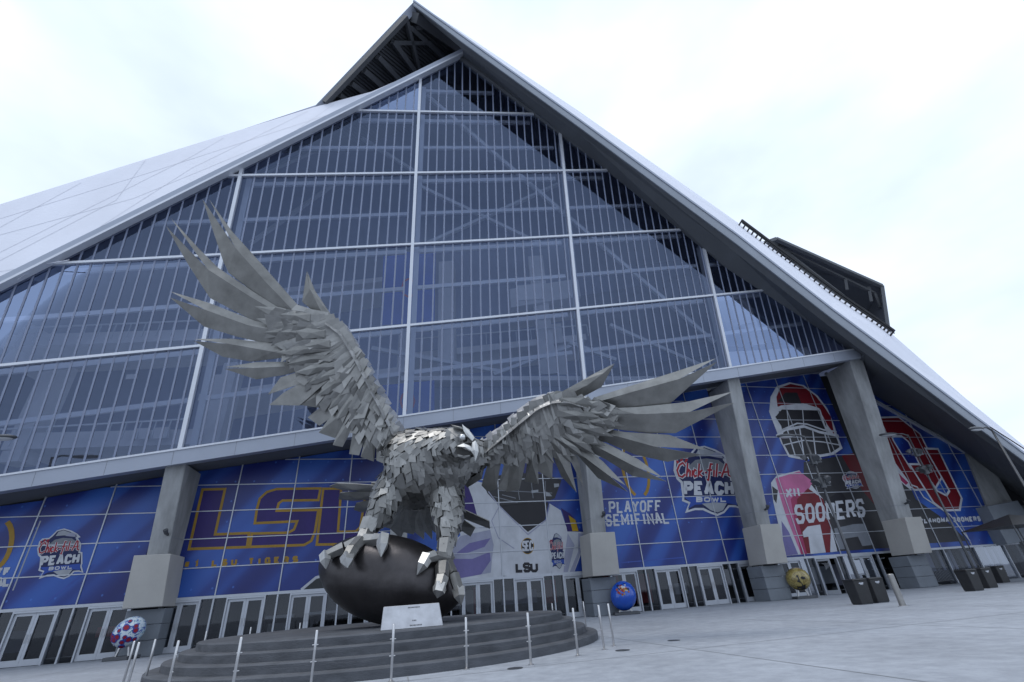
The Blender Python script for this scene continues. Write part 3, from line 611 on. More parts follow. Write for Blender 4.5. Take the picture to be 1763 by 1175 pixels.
# block alphabet as strokes on a unit box
o_ = 0.25
ABC = {'A': [[(0, 0), (.42, 1), (.58, 1), (1, 0)], [(.2, .35), (.8, .35)]], 'B': [[(0, 0), (0, 1), (.8, 1), (1, .85), (1, .65), (.85, .52), (1, .38), (1, .15), (.8, 0), (0, 0)], [(0, .52), (.85, .52)]],
 'C': [[(1, .7), (1, .8), (.75, 1), (.25, 1), (0, .8), (0, .2), (.25, 0), (.75, 0), (1, .2), (1, .3)]], 'E': [[(1, 1), (0, 1), (0, 0), (1, 0)], [(0, .5), (.75, .5)]], 'F': [[(1, 1), (0, 1), (0, 0)], [(0, .5), (.75, .5)]],
 'G': [[(1, .75), (.75, 1), (.25, 1), (0, .8), (0, .2), (.25, 0), (1, 0), (1, .45), (.55, .45)]], 'H': [[(0, 0), (0, 1)], [(1, 0), (1, 1)], [(0, .5), (1, .5)]], 'I': [[(.5, 0), (.5, 1)]], 'K': [[(0, 0), (0, 1)], [(1, 1), (.1, .45), (1, 0)]],
 'L': [[(0, 1), (0, 0), (1, 0)]], 'M': [[(0, 0), (0, 1), (.5, .3), (1, 1), (1, 0)]], 'N': [[(0, 0), (0, 1), (1, 0), (1, 1)]], 'O': [[(.25, 0), (0, .2), (0, .8), (.25, 1), (.75, 1), (1, .8), (1, .2), (.75, 0), (.25, 0)]],
 'P': [[(0, 0), (0, 1), (.75, 1), (1, .85), (1, .6), (.75, .45), (0, .45)]], 'R': [[(0, 0), (0, 1), (.75, 1), (1, .85), (1, .6), (.75, .48), (0, .48)], [(.55, .48), (1, 0)]], 'S': [[(1, .75), (.8, 1), (.2, 1), (0, .82), (0, .65), (.2, .52), (.8, .48), (1, .36), (1, .18), (.8, 0), (.2, 0), (0, .25)]],
 'T': [[(0, 1), (1, 1)], [(.5, 1), (.5, 0)]], 'U': [[(0, 1), (0, .2), (.25, 0), (.75, 0), (1, .2), (1, 1)]], 'W': [[(0, 1), (.25, 0), (.5, .75), (.75, 0), (1, 1)]], 'Y': [[(0, 1), (.5, .48), (1, 1)], [(.5, .48), (.5, 0)]],
 'X': [[(0, 0), (1, 1)], [(0, 1), (1, 0)]], '#': [[(.3, 0), (.45, 1)], [(.65, 0), (.8, 1)], [(0, .35), (1, .35)], [(0, .65), (1, .65)]], '1': [[(.2, .75), (.5, 1), (.5, 0)]], '4': [[(.75, 0), (.75, 1), (0, .3), (1, .3)]]}
SER = {'A': [(0, 0), (1, 0)], 'P': [(0, 0), (0, 1)], 'L': [(0, 1)], 'Y': [(0, 1), (1, 1), (.5, 0)], 'F': [(0, 0)], 'M': [(0, 0), (1, 0), (0, 1), (1, 1)], 'I': [(.5, 0), (.5, 1)], 'N': [(0, 0), (0, 1), (1, 1)], 'H': [(0, 0), (1, 0), (0, 1), (1, 1)], 'R': [(0, 0), (1, 0)], 'W': [(0, 1), (1, 1)], 'K': [(0, 0), (0, 1)]}
def text(s, quad, thick, m, lay, par, name='printed_letter', serif=False, ratio=0.72, gap=0.34, szq=False):
    """quad: photo points bottom-left, bottom-right, top-right, top-left"""
    q = [np.array(p) for p in (quad if szq else to_sz(quad))]
    wds = [0.35 if c == 'I' else (0.5 if c == ' ' else (1.2 if c in 'MW' else 1.0)) for c in s]
    tot = sum(wds)*ratio+gap*(len(s)-1); x = 0
    for c, wd_ in zip(s, wds):
        if c != ' ':
            b_ = MB()
            def P(u, v): u = (x+u*wd_*ratio)/tot; return (q[0]*(1-u)+q[1]*u)*(1-v)+(q[3]*(1-u)+q[2]*u)*v
            for j_, stv in enumerate(ABC[c]):
                cl = stv[0] == stv[-1]; stroke_sz(b_, [P(*p) for p in (stv[:-1] if cl else stv)], thick, lay+0.05*j_, cl)
            if serif and c in SER:
                for j_, (u, v) in enumerate(SER[c]):
                    vv = v*(1-0.16)+0.08; sw = 0.25/ (wd_*1.0); stroke_sz(b_, [P(u-sw, vv), P(u+sw, vv)], thick*0.85, lay+0.12+0.02*j_)
            b_.build(name, 'print_'+m, par)
        x += wd_*ratio+gap

# ---- bowl logo, drawn once in wall metres, placed where each mural has it
LZ = (1020, 640, 2.671)
def logo_pts(pts): return to_sz(Z(*LZ, pts))
LOGO = dict(
 white=[(375, 415), (388, 398), (430, 396), (446, 380), (470, 350), (512, 342), (562, 360), (604, 385), (628, 408), (612, 412), (640, 452), (641, 502), (656, 506), (668, 578), (666, 592), (685, 636), (660, 628), (628, 626), (604, 652), (572, 665), (538, 654), (505, 640), (468, 640), (424, 652), (440, 612), (410, 600), (412, 580), (404, 520), (386, 502), (372, 462)],
 navy=[(385, 420), (395, 408), (434, 405), (452, 388), (474, 358), (512, 350), (558, 368), (592, 388), (604, 400), (596, 410), (630, 455), (631, 508), (648, 514), (660, 578), (656, 594), (672, 626), (655, 618), (622, 618), (600, 644), (572, 655), (542, 646), (508, 630), (468, 630), (438, 640), (450, 606), (420, 594), (421, 580), (414, 514), (396, 496), (382, 460)],
 hat=[(470, 388), (482, 362), (512, 354), (556, 372), (590, 392), (565, 392), (520, 388)], ball=[(440, 440), (470, 412), (520, 404), (575, 412), (612, 440), (622, 460), (440, 470)],
 ribbon=[(418, 582), (655, 578), (664, 618), (622, 610), (470, 616), (436, 634), (448, 606)], foot=[(500, 612), (560, 606), (615, 610), (598, 640), (572, 650), (540, 640)])
def bowl_logo(par, dst, lay=2):
    """dst: photo corners (left-bottom, right-bottom, right-top, left-top) of the box 370..686 x 340..666 of the traced logo"""
    D = [np.array(p) for p in to_sz(dst)]
    def T(p): u = (p[0]-370)/316; v = (666-p[1])/326; return (D[0]*(1-u)+D[1]*u)*(1-v)+(D[3]*(1-u)+D[2]*u)*v
    sc_ = np.linalg.norm(D[1]-D[0])/4.9
    def fl(key, m, ly):
        pts = LOGO[key] if isinstance(key, str) else key
        MB().add([wp(*T(p), LAY*ly) for p in pts], [tuple(range(len(pts)))]).build('logo_shape', 'print_'+m, par)
    fl('white', 'white', lay); fl('navy', 'navy', lay+1); fl('hat', 'lgrey', lay+2); fl('ball', 'grey', lay+2)
    fl([(566, 372), (604, 390), (590, 398), (620, 408), (560, 398), (530, 392)], 'shade', lay+3); fl('foot', 'lgrey', lay+2.5); fl('ribbon', 'blue', lay+2)
    fl([(388, 432), (382, 414), (392, 414), (398, 428)], 'red', lay+3); fl([(400, 428), (402, 404), (414, 404), (412, 428)], 'red', lay+3); fl([(416, 430), (426, 404), (438, 408), (426, 432)], 'red', lay+3)
    SCR = [[(1.35, 1.5), (1.0, 1.9), (.45, 1.6), (.12, .9), (.4, .2), (.9, .05), (1.4, .4)], [(1.75, 1.9), (1.6, .1)], [(1.66, .6), (1.95, 1.0), (2.15, .8), (2.1, .1)], [(2.5, .95), (2.45, .1)], [(3.15, .85), (2.85, 1), (2.65, .5), (2.85, .1), (3.2, .25)], [(3.55, 1.8), (3.4, .1)], [(4.0, .95), (3.5, .5), (4.05, .1)], [(4.25, .6), (4.7, .6)], [(5.7, 1.7), (5.35, 1.75), (5.2, 1.0), (5.0, -.35), (4.75, -.3)], [(4.85, .95), (5.6, .95)], [(5.9, .95), (5.85, .1)], [(6.4, 1.8), (6.25, .1)], [(6.6, .6), (7.05, .6)], [(7.1, .05), (7.85, 1.75), (8.1, 1.6), (8.2, .3), (8.6, .1)], [(7.3, .65), (8.4, .75)]]
    for m, wd_, ly in (('white', .25, lay+4), ('red', .125, lay+5)):
        for j_, sv in enumerate(SCR):
            b_ = MB(); stroke_sz(b_, [T((384+p[0]*29, 494-p[1]*36)) for p in sv], wd_*sc_, ly+0.03*j_); b_.build('logo_script', 'print_'+m, par)
    for (wrd, x0, x1, y0, y1, th, m, ly) in (('PEACH', 424, 640, 566, 520, .25, 'white', lay+6), ('BOWL', 476, 610, 602, 586, .095, 'white', lay+6)):
        text(wrd, [T((x0, y0)), T((x1, y0)), T((x1, y1)), T((x0, y1))], th*sc_, m, ly, par, 'logo_letter', serif=(wrd == 'PEACH'), szq=True, gap=0.42 if wrd == 'BOWL' else 0.5)
bowl_logo(mural[3], Z(*LZ, [(370, 666), (686, 666), (686, 340), (370, 340)]))
bowl_logo(mural[0], Z(0, 780, 2.974, [(148, 662), (425, 640), (470, 375), (212, 395)]))
# small arcs of the playoff emblem and words
for par, cxy, rx, ry in ((mural[3], (1094, 810), 24, 46), (mural[0], (-4, 938), 26, 42)):
    for sgn in (-1, 1):
        line('printed_arc', [(cxy[0]+sgn*rx*math.cos(t)*0.9-(cxy[1]-1000)*0.0+ry*math.sin(t)*(-0.2 if cxy[0] < 0 else 0.18)*-1, cxy[1]-ry*math.sin(t)) for t in [-1.2+0.3*k for k in range(9)]], 0.22, 'gold', 2, par)
text('PLAYOFF', Z(*LZ, [(80, 648), (312, 640), (312, 596), (78, 602)]), 0.135, 'white', 3, mural[3], serif=True, gap=0.46)
text('SEMIFINAL', Z(*LZ, [(64, 708), (352, 696), (340, 652), (62, 662)]), 0.135, 'white', 3, mural[3], serif=True, gap=0.46)
text('PLAYOFF', Z(0, 780, 2.974, [(-215, 640), (46, 620), (52, 592), (-205, 612)]), 0.12, 'white', 3, mural[0], serif=True, gap=0.46)
text('SEMIFINAL', Z(0, 780, 2.974, [(-250, 700), (44, 678), (48, 640), (-240, 662)]), 0.12, 'white', 3, mural[0], serif=True, gap=0.46)
for pts in ([(70, 1016), (60, 1012)],): pass
line('printed_line', Z(0, 780, 2.974, [(208, 348), (66, 705)]), 0.06, 'lgrey', 1, mural[0]); line('printed_line', Z(0, 780, 2.974, [(490, 570), (232, 770)]), 0.10, 'pale', 1, mural[0])
line('printed_line', Z(*LZ, [(200, 690), (115, 880)]), 0.09, 'pale', 1, mural[3]); line('printed_line', Z(*LZ, [(120, 880), (420, 855)]), 0.06, 'pale', 1, mural[3])
# ---- big letters
BZ = (280, 780, 3.561)
for pts in ([(245, 225), (383, 222), (322, 500), (530, 492), (518, 578), (162, 590)],
            [(968, 218), (955, 290), (735, 293), (712, 310), (700, 355), (955, 350), (935, 480), (912, 540), (868, 565), (535, 577), (548, 495), (770, 490), (806, 470), (825, 420), (565, 432), (578, 345), (596, 280), (640, 240), (700, 222)],
            [(985, 220), (1095, 220), (1075, 485), (1185, 482), (1212, 455), (1250, 215), (1350, 212), (1322, 470), (1282, 538), (1205, 558), (945, 563)]):
    flat('printed_letter', Z(*BZ, pts), 'purple', 1, mural[1]); line('letter_outline', Z(*BZ, pts), 0.14, 'gold', 2, mural[1], True)
text('#1 LSU TIGERS', Z(*BZ, [(135, 700), (825, 668), (825, 638), (140, 668)]), 0.11, 'gold', 2, mural[1], ratio=0.5, gap=0.75)
flat('printed_field', Z(*BZ, [(848, 842), (940, 765), (1300, 765), (1300, 820)]), 'field', 1, mural[1]); line('printed_line', Z(*BZ, [(850, 840), (940, 765), (1060, 735)]), 0.14, 'white', 2, mural[1])
# ---- player in white
PZ = (760, 760, 3.358)
def pz(*p): return Z(*PZ, p)
flat('printed_jersey', pz((60, 250), (130, 215), (240, 240), (500, 520), (610, 450), (625, 360), (690, 400), (730, 520), (825, 525), (820, 620), (765, 765), (650, 770), (280, 790), (60, 806), (20, 700), (40, 600), (110, 545)), 'white', 1, mural[2])
flat('printed_helmet', pz((235, 225), (265, 300), (335, 375), (600, 352), (655, 330), (695, 225), (600, 190), (400, 180)), 'charcoal', 2, mural[2])
flat('printed_neck', pz((330, 372), (500, 525), (598, 455), (620, 352), (440, 362)), 'dark', 2, mural[2])
flat('printed_sleeve', pz((60, 620), (110, 548), (282, 512), (302, 600), (285, 760), (60, 802)), 'shade', 2, mural[2]); flat('printed_fold', pz((70, 660), (160, 590), (285, 560), (250, 610), (140, 650)), 'violet', 3, mural[2]); flat('printed_fold', pz((60, 680), (180, 680), (280, 640), (285, 690), (230, 770), (60, 800)), 'violet', 3, mural[2])
flat('printed_fold', pz((730, 530), (770, 600), (730, 760), (705, 765), (715, 640)), 'shade', 2, mural[2]); flat('printed_fold', pz((790, 530), (822, 535), (812, 620), (765, 760), (740, 760), (790, 640)), 'shade', 2, mural[2])
flat('printed_fold', pz((455, 480), (490, 520), (470, 600), (380, 530), (330, 450)), 'white', 2.5, mural[2])
line('printed_crease', pz((335, 375), (290, 460), (330, 560), (420, 620)), 0.05, 'shade', 3, mural[2]); line('printed_crease', pz((240, 250), (330, 370), (500, 540), (605, 455), (625, 370)), 0.07, 'shade', 3.2, mural[2])
flat('printed_stripe', pz((690, 385), (745, 420), (782, 465), (795, 522), (728, 522), (712, 450)), 'purple', 2, mural[2]); flat('printed_stripe', pz((735, 428), (775, 455), (792, 520), (758, 520)), 'yellow', 3, mural[2])
flat('printed_stripe', pz((85, 255), (145, 235), (180, 330), (205, 425), (95, 390)), 'purple', 2, mural[2]); flat('printed_stripe', pz((88, 330), (130, 380), (132, 398), (88, 385)), 'orange', 3, mural[2])
for q in ([(350, 310), (430, 330)], [(440, 260), (452, 340)], [(520, 240), (530, 330)], [(600, 230), (600, 350)], [(330, 285), (640, 300)], [(300, 320), (440, 355)]): line('faceguard_bar', pz(*q), 0.05, 'grey', 3, mural[2])
flat('visor_glint', pz((520, 285), (560, 280), (560, 295), (522, 300)), 'lgrey', 3.4, mural[2]); flat('visor_glint', pz((600, 290), (625, 300), (640, 318), (605, 318)), 'lgrey', 3.4, mural[2]); flat('visor_glint', pz((650, 245), (680, 245), (680, 262), (652, 268)), 'lgrey', 3.4, mural[2])
cxy = (498, 606)
flat('round_patch', [Z(*PZ, [(cxy[0]+38*math.cos(t*.35), cxy[1]+48*math.sin(t*.35))])[0] for t in range(18)], 'gold', 2.6, mural[2])
flat('round_patch', [Z(*PZ, [(cxy[0]+34*math.cos(t*.35), cxy[1]+44*math.sin(t*.35))])[0] for t in range(18)], 'dark', 3, mural[2])
text('SEC', pz((470, 632), (526, 628), (526, 578), (470, 582)), 0.10, 'white', 4, mural[2], gap=0.3)
text('LSU', pz((436, 752), (552, 750), (550, 708), (434, 710)), 0.16, 'dark', 3, mural[2], ratio=0.9, gap=0.3)
bowl_logo(mural[2], pz((622, 750), (716, 745), (722, 520), (618, 528)), 3)
flat('printed_trim', pz((300, 800), (360, 778), (445, 785), (360, 796)), 'dark', 2, mural[2])
# ---- player in crimson
SZ_ = (1260, 620, 2.67)
def sz_(*p): return Z(*SZ_, p)
m4 = mural[4]
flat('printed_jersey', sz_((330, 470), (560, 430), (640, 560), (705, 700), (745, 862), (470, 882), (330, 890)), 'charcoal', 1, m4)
flat('printed_sleeve', sz_((180, 565), (205, 532), (310, 508), (420, 640), (485, 880), (230, 902), (215, 760), (190, 650)), 'white', 2, m4)
flat('printed_sleeve', sz_((200, 545), (310, 512), (372, 560), (330, 640), (300, 700), (345, 892), (318, 893), (250, 720), (225, 640)), 'pink', 3, m4)
flat('printed_jersey', sz_((300, 640), (350, 590), (420, 640), (455, 760), (452, 885), (345, 890), (300, 720)), 'crimson', 4, m4)
flat('printed_fold', sz_((270, 640), (310, 600), (340, 640), (320, 700), (345, 892), (318, 893)), 'rose', 3.5, m4)
flat('printed_fold', sz_((228, 740), (262, 790), (305, 894), (240, 900)), 'violet', 2.5, m4); flat('printed_fold', sz_((185, 580), (212, 600), (205, 660), (192, 640)), 'charcoal', 2.6, m4)
flat('printed_collar', sz_((505, 440), (560, 428), (600, 500), (660, 670), (600, 600), (540, 500)), 'crimson', 2, m4); flat('printed_collar', sz_((440, 640), (500, 600), (560, 690), (520, 700)), 'dark', 2, m4)
flat('printed_shell', sz_((172, 240), (178, 170), (205, 122), (265, 103), (330, 116), (395, 165), (440, 225), (470, 300), (500, 395), (490, 420), (440, 350), (400, 232), (215, 236), (230, 320), (270, 445), (228, 385), (195, 300)), 'white', 2, m4)
flat('printed_shell', sz_((205, 170), (222, 128), (270, 110), (326, 122), (385, 165), (428, 220), (455, 262), (472, 345), (440, 300), (400, 225), (330, 205), (210, 215)), 'crimson', 3, m4)
flat('printed_shell', sz_((212, 190), (245, 150), (300, 150), (320, 200), (300, 205)), 'dark', 3.5, m4)
flat('printed_face', sz_((178, 240), (205, 130), (330, 118), (436, 225), (495, 392), (460, 435), (272, 445), (200, 300)), 'charcoal', 1.6, m4)
flat('printed_visor', sz_((200, 262), (230, 228), (400, 232), (432, 290), (440, 335), (330, 306), (238, 320)), 'dark', 4, m4); flat('printed_face', sz_((220, 345), (330, 310), (480, 348), (495, 402), (465, 435), (300, 452), (250, 430)), 'charcoal', 3, m4)
for q, wd_ in (([(172, 240), (230, 215), (330, 205), (402, 228)], .28), ([(402, 228), (424, 300), (445, 338)], .22), ([(205, 352), (240, 322), (330, 306), (400, 332), (490, 350)], .30), ([(212, 330), (300, 292), (345, 296), (420, 322), (480, 330)], .16), ([(235, 390), (262, 442), (330, 455), (460, 432), (502, 404), (480, 350)], .26), ([(310, 310), (332, 452)], .15), ([(370, 320), (386, 446)], .15), ([(425, 338), (452, 432)], .15), ([(255, 325), (290, 440)], .15), ([(235, 392), (330, 370), (420, 378), (495, 392)], .12), ([(322, 205), (330, 306)], .10), ([(250, 215), (262, 315)], .10)):
    line('faceguard_bar', sz_(*q), wd_*.75, 'white', 5, m4)
text('SOONERS', sz_((298, 748), (607, 715), (600, 645), (290, 674)), 0.23, 'white', 6, m4, serif=True, gap=0.42)
flat('printed_number', sz_((325, 792), (348, 766), (406, 757), (432, 885), (362, 892), (352, 812), (330, 816)), 'white', 5, m4)
flat('printed_number', sz_((470, 775), (560, 755), (612, 752), (648, 850), (600, 856), (580, 812), (505, 824), (520, 870), (490, 872)), 'grey', 3, m4); flat('printed_fold', sz_((455, 760), (485, 880), (455, 884)), 'white', 4, m4)
text('XII', sz_((250, 630), (312, 624), (306, 590), (248, 596)), 0.17, 'white', 5, m4)
bowl_logo(m4, sz_((510, 600), (606, 590), (590, 505), (505, 515)), 3)
# ---- interlocking letters
m5 = mural[5]
flat('printed_ground', sz_((740, 535), (820, 582), (845, 640), (980, 735), (1085, 832), (862, 846)), 'charcoal', 1, m5)
flat('printed_sleeve', sz_((672, 395), (715, 425), (815, 560), (825, 600), (790, 572), (700, 478)), 'white', 5, m5); flat('printed_sleeve', sz_((735, 480), (775, 530), (812, 565), (800, 575), (745, 525)), 'rose', 6, m5)
Om = [(690, 330), (712, 308), (772, 306), (838, 358), (916, 515), (898, 545), (830, 548), (800, 528), (705, 372)]
line('letter_outline', sz_(*Om), 1.85, 'white', 2, m5, True); line('printed_letter', sz_(*Om), 1.55, 'crimson', 3, m5, True)
Um = [(888, 408), (946, 410), (1055, 636), (1046, 690), (972, 692), (925, 655), (815, 480), (862, 480), (942, 602), (985, 624), (998, 602)]
flat('printed_letter', sz_(*Um), 'crimson', 4, m5); line('letter_outline', sz_(*Um), 0.17, 'white', 5, m5, True)
line('printed_line', sz_((822, 575), (850, 585), (880, 632), (1000, 712), (1092, 832)), 0.12, 'white', 7, m5)
text('#4 OKLAHOMA SOONERS', sz_((790, 752), (1140, 738), (1136, 722), (790, 736)), 0.12, 'white', 7, m5, ratio=0.6, gap=0.5)

# ================================================================ PEDESTAL, FOOTBALL, PLAQUE
PC = np.array([-4.6, 17.8, 0])
ped = empty('stepped_pedestal', PC, 'round dark concrete pedestal with four steps under the falcon statue', 'pedestal')
zs = [0.0, 0.20, 0.39, 0.58, 0.77]; rs = [6.6, 6.25, 5.9, 5.55]
for i in range(4):
    r = rs[i]; MB().lathe(PC+UZ*(zs[i]-(0.02 if i else 0)), [(r, 0), (r, zs[i+1]-zs[i]-0.03+(0.02 if i else 0)), (r-0.03, zs[i+1]-zs[i]+(0.02 if i else 0))], 96).build('step', 'step_concrete', ped)
PT = zs[4]
FC = atY(668, 1004, 15.9); fs_ = mpp(FC); fa_, fb_ = 136*fs_, 68*fs_
ax = np.array([0.95, -0.16, -0.27]); ax /= np.linalg.norm(ax)
ay = np.cross(UZ, ax); ay /= np.linalg.norm(ay); az = np.cross(ax, ay); MX = np.array([ax, ay, az]).T
# rest it on the pedestal
ext = math.sqrt((fa_*ax[2])**2+(fb_*ay[2])**2+(fb_*az[2])**2); FC[2] = PT+ext-0.06
fbm = MB(); prof = []
NV, NU = 36, 48
vs = []
for j in range(NV+1):
    t = -1+2*j/NV; t = math.sin(t*math.pi/2); rr = fb_*max(0.004, (1-abs(t)**2.15))**0.62
    for i in range(NU): ph = 2*math.pi*i/NU; vs.append(FC+MX@np.array([fa_*t, rr*math.cos(ph), rr*math.sin(ph)]))
fbm.add(vs, [(j*NU+i, j*NU+(i+1) % NU, (j+1)*NU+(i+1) % NU, (j+1)*NU+i) for j in range(NV) for i in range(NU)])
fo = rebase(fbm.build('bronze_football', 'bronze', smooth=True)); tag(fo, 'giant dark bronze football lying on the pedestal under the falcon', 'sculpture')
# plaque: a wedge-shaped steel lectern on the top step
P1, P2 = atY(655, 1089, 13.0), atY(763, 1081, 13.35); P1[2] = P2[2] = PT
pd = (P2-P1)/np.linalg.norm(P2-P1); pk = np.array([-pd[1], pd[0], 0]); hh = 36*mpp(P1)
pq = empty('steel_plaque', (P1+P2)/2, 'blank-looking brushed steel plaque slab leaning in front of the football', 'plaque')
MB().hexa([P1, P2, P2+pk*0.45, P1+pk*0.45, P1+pk*0.22+UZ*hh+pd*.03, P2+pk*0.22+UZ*hh-pd*.09, P2+pk*0.45+UZ*hh-pd*.09, P1+pk*0.45+UZ*hh+pd*.03]).build('plate', 'plaque_steel', pq, bevel=0.012)
def plq(u, v, o): return P1+(P2-P1)*u+pk*(0.22*v-o)+UZ*hh*v
for u0, u1, v in ((.42, .62, .86), (.50, .57, .30), (.46, .66, .10)):
    m_ = MB(); kk = int((u1-u0)/0.022)
    for i in range(kk): a = u0+(u1-u0)*i/kk; m_.add([plq(a, v, .006), plq(a+.014, v, .006), plq(a+.014, v+.05, .006), plq(a, v+.05, .006)], [(0, 1, 2, 3)])
    m_.build('engraving', 'ink_dark', pq)

# ================================================================ FALCON
fal = empty('falcon_statue', (FC[0], FC[1]+0.6, PT), 'steel falcon sculpture with raised wings perched on a bronze football', 'statue')
def plane3(a, b, c):
    a, b, c = [atY(*p) for p in (a, b, c)]; nn = np.cross(b-a, c-a); nn /= np.linalg.norm(nn)
    if nn @ (CAM-a) < 0: nn = -nn
    return Plane(a, nn)
LW = plane3((690, 745, 16.4), (350, 340, 13.0), (390, 640, 15.2))
RW = plane3((825, 765, 15.9), (1230, 625, 13.2), (1185, 800, 14.9))
TL = plane3((715, 850, 17.2), (580, 838, 18.4), (845, 905, 18.2))
rf = random.Random(11)
def plate(m_, pts3, nrm, thick=0.03):
    m_.slab([p+nrm*thick/2 for p in pts3], -nrm*thick)
def feather(par, P, off, spine, oa, ob, fold=0.14, name='flight_feather', m='feather_steel', tip=0.25):
    """spine: base -> split, oa / ob: outer edges base -> tip, photo points on wing plane P (offset off towards the viewer)"""
    m_ = MB(); n_ = P.n; S = [P.at(x, y, off+fold*(0.4+0.6*i/max(1, len(spine)-1))) for i, (x, y) in enumerate(spine)]
    for e_, sg in ((oa, 1), (ob, -1)):
        E_ = [P.at(x, y, off-(0.05 if sg > 0 else 0.02)+(tip*0.5 if i == len(e_)-1 else 0)) for i, (x, y) in enumerate(e_)]
        top = S+E_[::-1]; nn = len(top); t = n_*0.035
        # strips between spine and edge, then a triangle out to the tip
        k1, k2 = len(S), len(E_); vs_ = S+E_; fsx = []
        i = j = 0
        while i < k1-1 or j < k2-1:
            if j < k2-1 and (i == k1-1 or (j+1)/(k2-1) <= (i+1)/(k1-1)*0.62): fsx.append((i, k1+j, k1+j+1)); j += 1
            else: fsx.append((i, k1+j, i+1)); i += 1
        N0 = len(vs_); allv = vs_+[v-t for v in vs_]
        faces = fsx+[(c_+N0, b_+N0, a_+N0) for a_, b_, c_ in fsx]
        bd = list(range(k1))+[k1+q for q in range(k2-1, -1, -1)]
        for q in range(len(bd)):
            a_, b_ = bd[q], bd[(q+1) % len(bd)]; faces.append((a_, b_, b_+N0, a_+N0))
        m_.add(allv, faces)
    return m_.build(name, m, par)
def blade(par, P, off, poly, fold=0.06, name='flight_feather', m='feather_steel', dn=0.0):
    """short plate: photo polygon on plane P, creased along first point -> middle"""
    c = [P.at(x, y, off+dn*i) for i, (x, y) in enumerate(poly)]; ctr = sum(c)/len(c)+P.n*fold; k = len(c)
    t = P.n*0.03; vs_ = c+[ctr]+[v-t for v in c]+[ctr-t]; N0 = k+1
    f = [(i, (i+1) % k, k) for i in range(k)]; f += [(b_+N0, a_+N0, c_+N0) for a_, b_, c_ in f]; f += [(i, i+N0, (i+1) % k+N0, (i+1) % k) for i in range(k)]
    return MB().add(vs_, f).build(name, m, par)
